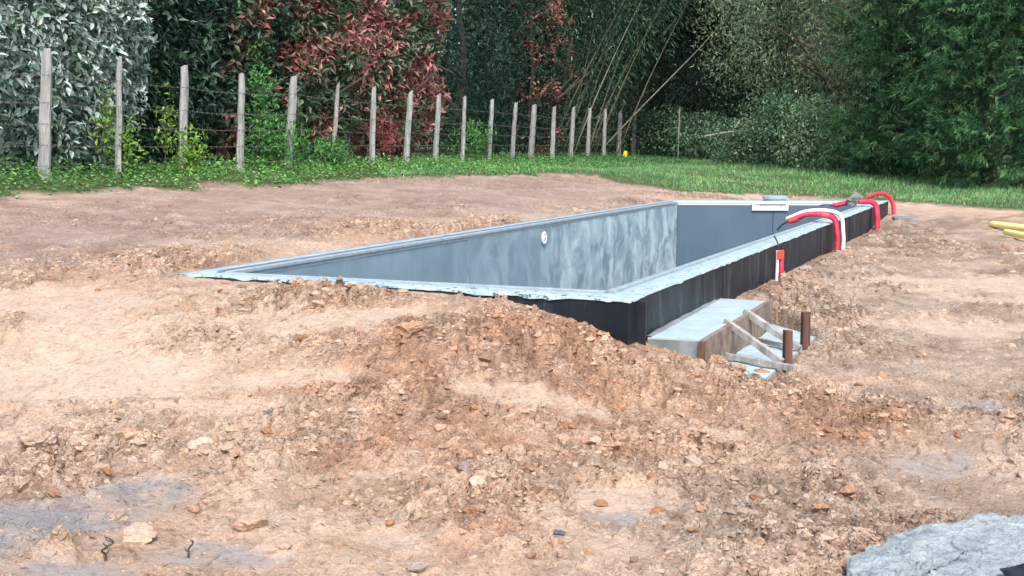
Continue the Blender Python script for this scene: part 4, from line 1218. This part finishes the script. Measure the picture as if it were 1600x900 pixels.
# yellow tag on the ground by the last posts
q = fence_at(976, -.6); zz = float(gz(q[0], q[1])[0]); top_ = Q(976, 243, q[1])
mb = MB(); mb.lathe([(.02, 0), (.055, .03), (.065, .10), (.06, .20), (.035, .25), (.012, .255)], (top_[0], q[1], top_[2] - .12), (0.1, -.1, 1), 16)
o = mb.build('yellow_marker', M['yellow_tag'], None, smooth=True)
mb = MB(); mb.tube([(top_[0], q[1], zz - .1), (top_[0], q[1], top_[2] - .115)], .014, 8); mb.build('stem', M['post'], o)
tag(o, 'bright yellow plastic cap on a short stem at the foot of the fence', 'marker')

# ------------------------------------------------------------------ vegetation
UP = np.array([0, 0, 1.0])
def rnd_dirs(k): return unit(RNG.normal(size=(k, 3)))
E_F = np.array([.344, .939, 0]); N_F = np.array([-.939, .344, 0])     # along the fence, behind it

def lumpy(dv, seed, amt):
    """radius factor over direction: rounded bulges and hollows"""
    a = np.arctan2(dv[:, 1], dv[:, 0]); b = dv[:, 2]
    return 1 + amt * ((fbm(a * 2.2 + 20, b * 4.0 + seed, seed, 3) - .5) * 2 + .7 * (fbm(a * 6 + 20, b * 9 + seed, seed + 3, 2) - .5) * 2)

def crown_points(k, c, rad, axes, seed, amt=.2, depth=.35, front=None, power=2.6):
    """points through the outer shell of a lumpy crown; rad = (along, across, up)"""
    d = rnd_dirs(int(k * 1.0))
    if front is not None:
        flip = (d @ front < -.1) & (RNG.random(len(d)) < .62)
        d[flip] = d[flip] - 2 * (d[flip] @ front)[:, None] * front
    se = (np.abs(d) ** power).sum(1) ** (-1 / power)          # boxier than an ellipsoid
    r = se * lumpy(d, seed, amt) * (1 - depth * RNG.random(len(d)) ** 1.6)
    loc = d * r[:, None] * np.array(rad)
    p = np.array(c) + loc[:, :1] * axes[0] + loc[:, 1:2] * axes[1] + loc[:, 2:] * axes[2]
    nl = unit(d / np.array(rad))
    nw = nl[:, :1] * axes[0] + nl[:, 1:2] * axes[1] + nl[:, 2:] * axes[2]
    return p, nw, r / se

def trunk_mesh(base, h, r, lean, seed, nb=5, spread=.8):
    rg = random.Random(seed); mb = MB()
    base = np.array(base, float)
    pts = [base + np.array([0, 0, -.15])]
    for k in range(1, 7):
        t = k / 6; pts.append(base + np.array([lean[0] * t + rg.uniform(-.06, .06) * h * .2, lean[1] * t, h * t]))
    q = spline(pts, 4); mb.tube(q, [r * (1 - .75 * i / (len(q) - 1)) for i in range(len(q))], 8)
    for b in range(nb):
        i = int(len(q) * rg.uniform(.15, .85)); a = rg.uniform(0, 6.28); l = h * rg.uniform(.3, .5) * spread
        e = q[i] + np.array([math.cos(a) * l, math.sin(a) * l, l * rg.uniform(.4, .9)])
        m = lerp(q[i], e, .5) + np.array([0, 0, -.06 * l])
        s = spline([q[i], m, e], 5); r0 = r * (1 - .75 * i / len(q)) * .6
        mb.tube(s, [r0 * (1 - .8 * j / (len(s) - 1)) for j in range(len(s))], 6)
    return mb

GLOBAL_FRONT = unit(np.array([.75, -1.0, .25]))
def shrub(name, label, cat, px, off, y_len, thick, height, k, L, W, pal, wts, seed, group=None, droop=.2, mat='leaf', rich=False, amt=.18, extra=None, zlift=0.0, depth=.4, jit=.2, pos=None, out=.6):
    g = fence_at(px, off) if pos is None else np.array(pos); z0 = float(terrain(g[0], g[1]))
    root = empty(name, (g[0], g[1], z0)); tag(root, label, cat, group)
    trunk_mesh((g[0], g[1], z0), height * .8, .05 + .012 * height if height > 2 else .009, (0, 0), seed, 7).build('trunk', M['bark'], root)
    axes = (E_F, N_F, UP)
    c = np.array([g[0], g[1], z0 + height * .5 + zlift])
    p, n, r = crown_points(k, c, (y_len / 2, thick / 2, height / 2), axes, seed, amt, depth, GLOBAL_FRONT)
    ok = p[:, 2] > z0 - .05
    p, n = p[ok], n[ok]; k = len(p)
    d = unit(n * out * .8 + rnd_dirs(k) * .95 + UP * (.25 - droop * 1.8))
    nn = unit(n * .6 + UP * .7 + rnd_dirs(k) * .5)
    cols = pick_cols(k, pal, wts, jit)
    if extra is not None: cols = extra(p, cols, k)
    ln = L * RNG.uniform(.5, 1.35, k)
    me = leaf_mesh('crown', p, d, nn, ln, ln * (W / L), cols, rich)
    link('crown', me, M[mat], root)
    if name == 'photinia_shrub' and height < 5.9 and y_len > 3:
        cand = np.where((n @ GLOBAL_FRONT > .45) & (p[:, 2] < z0 + 3.4) & (fbm(p[:, 0] * 2 + p[:, 1], p[:, 2] * 2.2, 660, 2) > .5))[0]
        ctr = p[RNG.choice(cand, 34)] + n[cand[:34]] * 0 + GLOBAL_FRONT * .06
        q = (ctr[:, None] + RNG.normal(0, 1, (34, 36, 3)) * np.array([.045, .045, .028])).reshape(-1, 3); kq = len(q)
        bl = leaf_mesh('blossom', q, rnd_dirs(kq), unit(UP + rnd_dirs(kq)), .026, .022, pick_cols(kq, [(.60, .60, .50), (.48, .50, .38)], [2, 1], .1))
        link('blossom', bl, M['leaf_matt'], root)
    return root, p, n

SILVER = [(.36, .46, .41), (.24, .34, .28), (.48, .56, .51), (.09, .18, .10), (.045, .11, .055)]
LAUREL = [(.022, .058, .034), (.035, .085, .045), (.055, .12, .062), (.12, .20, .13), (.014, .034, .022)]
PHOT_G = [(.045, .09, .05), (.075, .125, .07), (.12, .18, .105), (.19, .23, .145)]
def red_mix(bias, flower=0.0):
    def fn(p, cols, k):
        s = fbm(p[:, 0] * 1.6 + p[:, 1] * 1.1, p[:, 2] * 1.9 + 5, 400, 3) + bias + RNG.normal(0, .05, k)
        s2 = fbm(p[:, 0] * 4 + p[:, 1] * 3, p[:, 2] * 4.5, 410, 2)
        m = s > .5
        red = pick_cols(k, [(.31, .11, .10), (.40, .17, .155), (.25, .125, .095), (.50, .14, .145), (.40, .25, .205), (.14, .16, .085)], [2.6, 3, 2.4, .9, 2.6, 3.0], .22)
        cols = np.where(m[:, None], red, cols)
        f = (s2 > .645) & (RNG.random(k) < flower)
        return np.where(f[:, None], pick_cols(k, [(.62, .62, .52), (.5, .5, .40)], [1, 1], .1), cols)
    return fn

shrub('silver_leaved_shrub', 'tall silvery grey leaved shrub behind the first fence post', 'shrub', 45, 1.35, 3.6, 1.9, 3.9, 31000, .10, .046, SILVER, [3.0, 2.5, 2, 1.6, 1.0], 21, 'hedge behind the fence', .38, 'leaf', True, .16)
shrub('silver_leaved_shrub', 'silvery grey leaved shrub cut off by the left edge', 'shrub', -190, 1.2, 3.0, 1.9, 3.8, 4500, .125, .056, SILVER, [3, 2.5, 2, 1, .5], 22, 'hedge behind the fence', .38, 'leaf', True, .14)
shrub('laurel_shrub', 'dark glossy laurel between the silvery shrub and the third fence post', 'shrub', 205, 1.75, 3.2, 2.0, 4.2, 22000, .14, .056, LAUREL, [3, 3, 1.6, .7, 2], 23, 'hedge behind the fence', .22, 'leaf', False, .2)
shrub('laurel_shrub', 'dark laurel with scattered red tips behind the third and fourth posts', 'shrub', 335, 1.7, 3.4, 2.0, 4.6, 22000, .14, .056, LAUREL, [2, 3, 2.0, 1.3, 1.4], 24, 'hedge behind the fence', .22, 'leaf', False, .2, red_mix(-.13))
shrub('photinia_shrub', 'red tipped photinia with green lower leaves behind the fifth post', 'shrub', 455, 1.45, 3.0, 2.1, 5.2, 26000, .145, .055, PHOT_G, [2, 3, 2, 1.4], 25, 'hedge behind the fence', .10, 'leaf', False, .2, red_mix(.03, .0))
shrub('photinia_shrub', 'largest red photinia with white flowers behind the seventh and eighth posts', 'shrub', 575, 1.5, 4.4, 2.2, 5.8, 32000, .155, .058, PHOT_G, [2, 3, 2, 1.6], 26, 'hedge behind the fence', .10, 'leaf', False, .22, red_mix(.06, .0))
shrub('dark_shrub', 'dark green shrub in the shade between the two red photinias', 'shrub', 722, 2.2, 6.0, 2.6, 6.5, 26000, .13, .035, [(.022, .055, .038), (.034, .08, .052), (.05, .11, .07)], [3, 3, 1], 27, 'hedge behind the fence', .3, 'leaf_matt', False, .25)
shrub('photinia_shrub', 'narrow dim red photinia beside the bamboo grove', 'shrub', 832, 1.2, 2.6, 1.6, 5.6, 10500, .12, .045, [(.03, .06, .04), (.05, .09, .06)], [2, 1], 28, 'hedge behind the fence', .15, 'leaf_matt', False, .3, red_mix(-.05))

# low bright weeds at the foot of the hedge
YG = [(.17, .30, .055), (.22, .36, .07), (.10, .22, .045)]
MG = [(.06, .17, .05), (.09, .24, .07), (.13, .30, .09)]
for (px, off, ln, h, k, pal, lab) in ((292, -.2, .62, .62, 420, YG, 'yellow green seedling shrub in front of the third fence post'),
                                      (200, -.05, .42, .75, 220, YG, 'sparse yellow green shrub right of the second fence post'),
                                      (262, .3, .36, 1.15, 200, YG, 'slim yellow green sprig left of the third post'),
                                      (168, .3, .36, 1.1, 200, YG, 'slim yellow green sprig left of the second post'),
                                      (405, .5, .7, 1.75, 900, MG, 'bright green shrub between the fourth and fifth fence posts'),
                                      (425, .2, 1.2, .8, 1500, MG, 'low green weed clump at the foot of the fifth post'),
                                      (505, -.1, 1.0, .5, 900, MG, 'low green weed clump beside the sixth post'),
                                      (735, .3, 1.2, .85, 1200, MG, 'green weed clump between the tenth and eleventh posts'),
                                      (600, .5, .8, 1.0, 420, [(.22, .06, .06), (.28, .08, .08)], 'low crimson shoots between the seventh and eighth posts')):
    shrub('weed_clump', lab, 'plant', px, off, ln, ln * .8, h, k, .075, .032, pal, [1] * len(pal), int(px), 'weeds along the fence', .0, 'leaf_matt', False, .4, depth=.8, out=.4)

# ---- bamboo
BAM = [(.03, .075, .046), (.05, .11, .065), (.08, .15, .095), (.14, .22, .15)]
def bamboo(label, pos, n, h, lean, spread, k, seed, fol=True):
    g = np.array(pos); z0 = float(terrain(g[0], g[1]))
    root = empty('bamboo_clump', (g[0], g[1], z0)); tag(root, label, 'bamboo', 'bamboo grove')
    rg = random.Random(seed); P_, D_ = [], []
    for i in range(n):
        bx, by = g[0] + rg.uniform(-1, 1) * spread, g[1] + rg.uniform(-.8, .8)
        l = lean * rg.uniform(.5, 1.25) + rg.uniform(-.08, .08); hh = h * rg.uniform(.75, 1.1)
        pts = []
        for s in range(9):
            t = s / 8
            pts.append(np.array([bx + l * hh * (t * .75 + .25 * t * t), by - .15 * hh * t * t * rg.uniform(.2, 1), z0 - .1 + hh * t * (1 - .10 * t * abs(l))]))
        r = rg.uniform(.014, .026)
        mb = MB(); mb.tube(pts, [r * (1 - .6 * s / 8) for s in range(9)], 6)
        mb.build('culm', M['culm'] if rg.random() < .82 else M['culm_pale'], root, smooth=True)
        A = np.array(pts); m = k // n
        t = np.clip(RNG.beta(2.9, 1.15, m), 0, 1) * 8; j = np.minimum(t.astype(int), 7); f = (t - j)[:, None]
        q = A[j] * (1 - f) + A[j + 1] * f
        side = rnd_dirs(m) * np.array([1, 1, .55]); rad = (RNG.random(m) ** .7) * (.25 + .75 * t / 8)
        q = q + side * rad[:, None] + np.array([0, 0, -.12]) * (rad[:, None])
        P_.append(q); D_.append(unit(side * .8 + np.array([.15, 0, -.65]) + rnd_dirs(m) * .45))
    p, d = np.vstack(P_), np.vstack(D_); kk = len(p)
    ok = p[:, 2] > z0 + .3; p, d = p[ok], d[ok]; kk = len(p)
    ln = .17 * RNG.uniform(.6, 1.25, kk)
    me = leaf_mesh('crown', p, d, unit(UP * .5 + rnd_dirs(kk)), ln, ln * .17, pick_cols(kk, BAM, [3, 3, 2, .8], .2))
    link('crown', me, M['leaf_matt'], root)
    return root
def atx(px, y): return ((px - 800) / F * y, y)
bamboo('dark bamboo clump left of the grove with nearly upright culms', atx(775, 33), 16, 8.0, .22, 1.3, 24000, 51)
bamboo('bamboo clump in the middle of the grove with many leaning culms', atx(880, 34.5), 26, 8.5, .48, 1.5, 34000, 52)
bamboo('bamboo clump at the end of the wire fence leaning to the right', atx(945, 37), 30, 9.0, .72, 1.4, 32000, 53)
bamboo('bamboo clump farthest back in the grove', atx(860, 41), 20, 10.0, .35, 3.0, 30000, 54)
bamboo('sparse bamboo clump right of the grove behind brambles', atx(1040, 41), 16, 9.0, .25, 2.2, 30000, 55)
bamboo('thin bare bamboo culms fanning out just behind the last fence posts', atx(893, 36.5), 30, 7.5, .62, 1.2, 9000, 56)
a, b = Q(1005, 165, 34.5), Q(1160, 2, 34.0); a2 = a + (a - b) * .45
mb = MB(); mb.tube(spline([a2, a, lerp(a, b, .55) + np.array([0, 0, -.05]), b, b + (b - a) * .6 + np.array([0, 0, -.3])], 6), [.024 - .0006 * i for i in range(25)], 8)
o = mb.build('bamboo_culm', M['culm_pale'], None, smooth=True); tag(o, 'single long pale bamboo culm leaning far to the right across the dark grove', 'bamboo')

# ---- pale willowy trees right of the grove
GREYG = [(.19, .27, .165), (.25, .335, .205), (.31, .40, .26), (.13, .20, .115)]
def willowy(label, pos, h, rad, k, seed, pal, wts, trunk_r=.12, lean=(0, 0), crown_z=.58, name='willowy_tree', L=.12, W=.03, amt=.3, depth=.75, group='trees beyond the pool', squash=.5):
    g = np.array(pos); z0 = float(terrain(g[0], g[1]))
    root = empty(name, (g[0], g[1], z0)); tag(root, label, 'tree', group)
    trunk_mesh((g[0], g[1], z0), h * .85, trunk_r, lean, seed, 12, .9).build('trunk', M['bark'], root)
    c = np.array([g[0] + lean[0] * .6, g[1] + lean[1] * .6, z0 + h * crown_z])
    p, n, r = crown_points(k, c, (rad, rad * .9, h * squash), (np.array([1., 0, 0]), np.array([0, 1., 0]), UP), seed, amt, depth, unit(np.array([0, -1, .1])), 2.2)
    # gather leaves into hanging sprays
    ns = max(50, k // 60); ctr = p[RNG.choice(len(p), ns)]; pick = RNG.integers(0, ns, len(p))
    off = RNG.normal(0, 1, (len(p), 3)) * np.array([.22, .22, .30])
    sw = RNG.random(len(p)) < .75
    p = np.where(sw[:, None], ctr[pick] + off, p)
    ok = p[:, 2] > z0 + .1; p, n = p[ok], n[ok]; kk = len(p)
    d = unit(n * .4 + rnd_dirs(kk) * .7 + np.array([0, 0, -.35]))
    ln = L * RNG.uniform(.6, 1.3, kk)
    me = leaf_mesh('crown', p, d, unit(UP * .6 + rnd_dirs(kk)), ln, ln * (W / L), pick_cols(kk, pal, wts, .2))
    link('crown', me, M['leaf_matt'], root)
    return root
DARKG = [(.03, .068, .046), (.05, .10, .07), (.08, .14, .10)]
willowy('dusky green tree hanging over the right side of the grove', atx(1085, 37), 9.0, 2.3, 30000, 61, [(.055, .10, .075), (.085, .14, .105), (.125, .18, .14)], [2, 3, 1], .10, (.3, 0))
willowy('pale grey green willow above the brambles', atx(1215, 34), 9.0, 2.3, 34000, 62, GREYG, [3, 3, 2, 1.5], .12, (-.3, 0))
willowy('yellowish leaved tree with dark curved trunk beside the conifers', atx(1312, 31), 8.0, 1.25, 15000, 63, [(.25, .31, .16), (.33, .38, .22), (.15, .21, .12)], [3, 2, 2], .13, (-.2, 0), .62)
# its bare curved limb
t0 = Q(1303, 215, 30.5); g = atx(1303, 30.5)
mb = MB(); mb.tube(spline([(g[0], 30.5, float(terrain(*g)) - .1), Q(1304, 215, 30.5), Q(1300, 150, 30.5), Q(1288, 122, 30.4), Q(1262, 105, 30.3), Q(1235, 85, 30.2)], 6), [.085 - .0023 * i for i in range(31)], 8)
mb.tube(spline([Q(1300, 150, 30.5), Q(1298, 120, 30.6), Q(1284, 98, 30.6), Q(1270, 60, 30.6)], 5), [.05 - .0025 * i for i in range(16)], 7)
o = mb.build('bare_trunk', M['bark'], None, smooth=True); tag(o, 'dark forked bare trunk bending left in front of the pale willow', 'tree')
# deep shade trees behind
for i, (px, y, h, r) in enumerate([(640, 38, 11, 3.4), (760, 42, 12, 3.6), (880, 46, 12, 3.6), (985, 47, 12, 3.4), (1090, 46, 12, 3.4), (1190, 44, 12, 3.4), (1290, 42, 12, 3.2), (1380, 36, 11, 2.8), (1500, 34, 11, 3.0), (1620, 34, 11, 3.0), (520, 36, 10, 3.2), (400, 33, 10, 3.0), (270, 30, 9, 2.8), (120, 27, 9, 2.8)]):
    ordn = ['behind the dark shrub gap', 'deep behind the left of the grove', 'deep behind the middle of the grove', 'deep behind the fence end', 'deep behind the dusky tree', 'deep behind the pale willow', 'deep behind the forked trunk', 'behind the left conifer', 'behind the middle conifer', 'behind the right edge conifer', 'behind the largest photinia', 'behind the smaller photinia', 'behind the laurels', 'behind the silvery shrub', 'behind the left edge shrub'][i]
    willowy('dark broadleaf tree standing ' + ordn, atx(px, y), h, r, 6000, 70 + i, DARKG, [3, 3, 1], .16, (0, 0), .5, 'broadleaf_tree', .30, .14, .25, .6, 'dark trees at the back', .52)

# ---- conifers with feathery drooping sprays
CON = [(.03, .092, .045), (.05, .135, .06), (.082, .185, .08), (.14, .27, .115)]
def conifer(label, pos, h, rad, nb, seed, base_z=.1):
    g = np.array(pos); z0 = float(terrain(g[0], g[1]))
    root = empty('conifer', (g[0], g[1], z0)); tag(root, label, 'tree', 'conifers')
    limbs = trunk_mesh((g[0], g[1], z0), h * .95, .16, (0, 0), seed, 0)
    rg = np.random.default_rng(seed); P_, D_, C_ = [], [], []
    for i in range(nb):
        t = rg.random() ** 1.15; zc = z0 + base_z + t * h * .93
        a = rg.random() * 6.283
        if math.sin(a) > .3 and rg.random() < .6: a = -a
        reach = rad * (1 - .80 * t ** 1.3) * rg.uniform(.75, 1.12)
        dr = np.array([math.cos(a), math.sin(a), 0])
        tip = np.array([g[0], g[1], zc]) + dr * reach + np.array([0, 0, .10 * reach])
        if i < 60: limbs.tube([np.array([g[0], g[1], zc - .2 * reach]), tip], [.03, .008], 5, False)
        # a plume of sprays round the branch end
        npl = rg.integers(11, 17); bough = rg.uniform(.55, 1.35)
        for s in range(npl):
            c0 = tip - dr * rg.uniform(.0, .75) * min(reach, 1.3) + rg.normal(0, .16, 3) * np.array([1, 1, .75])
            sd_ = unit(dr * rg.uniform(.4, 1.2) + rg.normal(0, .5, 3) + np.array([0, 0, rg.uniform(-.25, .45)]))
            m = 19; u = rg.random(m)
            ax = c0 + sd_ * (u * .34)[:, None]
            sidev = unit(np.cross(sd_, rg.normal(size=3))); sgn = np.where(rg.random(m) < .5, -1., 1.)[:, None]
            P_.append(ax); D_.append(unit(sd_ * .75 + sidev * sgn * .6 + rg.normal(0, .22, (m, 3)) - np.array([0, 0, .15])))
            cc = np.array(CON)[rg.choice(4, p=[.28, .36, .25, .11])] * rg.uniform(.8, 1.2) * bough
            C_.append(np.tile(cc, (m, 1)) * (1 + rg.normal(0, .12, (m, 1))))
    limbs.build('trunk', M['bark'], root)
    p, d, c = np.vstack(P_), np.vstack(D_), np.clip(np.vstack(C_), .005, 1); k = len(p)
    ok = p[:, 2] > z0 + .02; p, d, c = p[ok], d[ok], c[ok]; k = len(p)
    ln = .115 * rg.uniform(.6, 1.25, k)
    me = leaf_mesh('crown', p, d, unit(UP + rnd_dirs(k) * .8), ln, ln * .16, c, False, .1, .2)
    link('crown', me, M['leaf_matt'], root); return root
conifer('dark green feathery conifer in shade right of the forked trunk', atx(1405, 26.5), 8.5, 1.75, 350, 81)
conifer('largest dark green feathery conifer at the right edge', atx(1545, 23.5), 8.5, 1.9, 430, 82)
conifer('dark feathery conifer between the other two conifers, set back', atx(1475, 28), 9.0, 1.8, 120, 83)
conifer('feathery conifer cut off by the right edge', atx(1690, 22.8), 8.0, 1.7, 65, 84)

# ---- brambles and undergrowth in front of the grove
BRM = [(.06, .14, .075), (.09, .19, .10), (.13, .24, .14), (.19, .29, .19), (.05, .08, .055)]
for i, (px, y, ln, h, k, lab) in enumerate([(1035, 36, 2.2, 1.5, 5000, 'bramble thicket right of the last fence post'), (1090, 34, 2.2, 1.3, 5000, 'bramble thicket under the leaning culm'), (1150, 31.5, 2.4, 1.2, 5000, 'low bramble thicket with dead sticks in front'),
                                            (1205, 30, 2.2, 1.8, 6000, 'taller leafy thicket below the pale willow'), (1262, 28.5, 1.9, 1.75, 6000, 'pale green rounded bush left of the forked trunk'), (1000, 39.5, 2.0, 1.4, 3500, 'dim bramble thicket behind the last fence posts'),
                                            (905, 36.5, 4.0, .9, 4000, 'low undergrowth at the foot of the bamboo grove'), (1340, 27, 1.2, .7, 1600, 'sparse tall weeds at the foot of the left conifer')]):
    pal = [(.15, .26, .13), (.20, .33, .17), (.27, .38, .22)] if i == 4 else BRM
    shrub('bramble_thicket', lab, 'bush', 0, 0, ln, ln * .8, h, k, .085, .045, pal, [1] * len(pal), 500 + i, 'undergrowth by the grove', .1, 'leaf_matt', False, .35, depth=.7, pos=atx(px, y), out=.4)
# dead sticks in the brambles
for (x0, y0, x1, y1, y, lab) in ((1100, 213, 1175, 203, 30.8, 'long dead stick lying level across the brambles'), (1148, 200, 1162, 184, 30.6, 'short dead stick rising to a peak in the brambles'), (1162, 184, 1180, 198, 30.6, 'short dead stick falling from the peak in the brambles'), (1062, 170, 1059, 246, 33.4, 'thin upright dead stalk in the brambles')):
    mb = MB(); a, b = Q(x0, y0, y), Q(x1, y1, y + .15); mb.tube([a, lerp(a, b, .5) + np.array([0, 0, .03]), b], [.022, .02, .014], 6)
    tag(mb.build('dead_stick', M['culm_pale'], None), lab, 'stick', 'dead sticks')

# ------------------------------------------------------------------ grass and low cover
def grass():
    # blades on the lawn
    k = 118000
    y = 15.5 * (38 / 15.5) ** RNG.random(k); x = (RNG.random(k) * 1.02 - .12) * y * .62 - .6
    ga = grass_amount(x, y)
    fp = (x - (-5.03)) * N_F[0] + (y - 12.75) * N_F[1]
    dens = sstep(-.15, .5, ga) * (.45 + .55 * sstep(.35, .55, fbm(x * 1.2, y * 1.2, 600, 3)))
    bare = np.maximum(patch(x, y, [(1215, 298, 90, 5), (1120, 277, 60, 5), (1290, 306, 70, 4), (1000, 284, 40, 5)], 78), .7 * sstep(.56, .66, fbm(x * .9, y * .9, 640, 3)))
    ok = (RNG.random(k) < dens * (1 - .85 * bare)) & (fp < 1.0)
    x, y, ga = x[ok], y[ok], ga[ok]; k = len(x)
    tall = .045 + .05 * RNG.random(k) + .12 * sstep(3.0, 5.5, ga) * RNG.random(k) * sstep(4.0, 6.0, x) 
    p = np.stack([x, y, gz(x, y) - .01], -1)
    d = unit(UP + RNG.normal(0, .45, (k, 3)) * np.array([1, 1, .2]))
    c = pick_cols(k, [(.14, .34, .12), (.19, .42, .155), (.10, .25, .095), (.33, .43, .24), (.30, .26, .16)], [3, 3, 2, 1.6, .8], .18)
    tint = fbm(x * .8, y * .8, 610, 3)[:, None]
    c = c * (.45 + 1.1 * tint)
    me = leaf_mesh('grass', p, d, rnd_dirs(k), tall, .011 + tall * .05, c, False, .1, .15)
    tag(link('grass', me, M['leaf_matt']), 'short green grass beyond the pool up to the trees', 'grass', None, 'stuff')
    # leafy cover along the fence
    k = 64000
    s = -6 + 34 * RNG.random(k) ** 1.25; t = RNG.random(k) * 3.6 - 2.6
    x = -5.03 + E_F[0] * s + N_F[0] * t; y = 12.75 + E_F[1] * s + N_F[1] * t
    ga = grass_amount(x, y)
    ok = RNG.random(k) < sstep(-.22, .15, ga); x, y, s, t = x[ok], y[ok], s[ok], t[ok]; k = len(x)
    hump = .03 + .20 * RNG.random(k) * (.3 + fbm(x * 1.5, y * 1.5, 620, 3)) * sstep(-1.6, -.3, t)
    p = np.stack([x, y, gz(x, y) + hump * RNG.random(k)], -1)
    d = unit(RNG.normal(0, 1, (k, 3)) * np.array([1, 1, .35]) + UP * .35)
    c = pick_cols(k, [(.12, .29, .075), (.17, .37, .10), (.08, .20, .06), (.27, .44, .14)], [3, 3, 3, 1], .2) * (.5 + fbm(x * 2.2, y * 2.2, 650, 3)[:, None])
    far = sstep(9, 20, s)[:, None]
    c = c * (1 - .45 * far) + np.array([.0, .02, .015]) * far
    ln = .046 * RNG.uniform(.5, 1.5, k)
    me = leaf_mesh('verge_weeds', p, d, unit(UP + rnd_dirs(k) * .4), ln, ln * .62, c, False, .12, .1)
    tag(link('verge_weeds', me, M['leaf_matt']), 'bright green leafy ground cover along the foot of the fence', 'weeds', None, 'stuff')
grass()

# far wood closing the view behind everything
def far_wood():
    k = 32000
    a = RNG.uniform(-.75, .75, k); r = RNG.uniform(56, 66, k)
    x, y = r * np.sin(a) * 1.1, r * np.cos(a)
    z = terrain(x, y) + RNG.random(k) ** .8 * (11 + 4 * fbm(a * 14 + 20, a * 0, 700, 3))
    ln = RNG.uniform(.45, .9, k)
    z[:k // 2] = terrain(x[:k // 2], y[:k // 2]) + RNG.random(k // 2) * 4.5
    me = leaf_mesh('far_wood', np.stack([x, y, z], -1), rnd_dirs(k), unit(rnd_dirs(k) + np.array([0, -.8, .6])), ln, ln * .55, pick_cols(k, DARKG, [2, 2, 1], .2))
    tag(link('far_wood', me, M['leaf_matt']), 'dark wood closing the view behind the grove', 'wood', None, 'stuff')
far_wood()
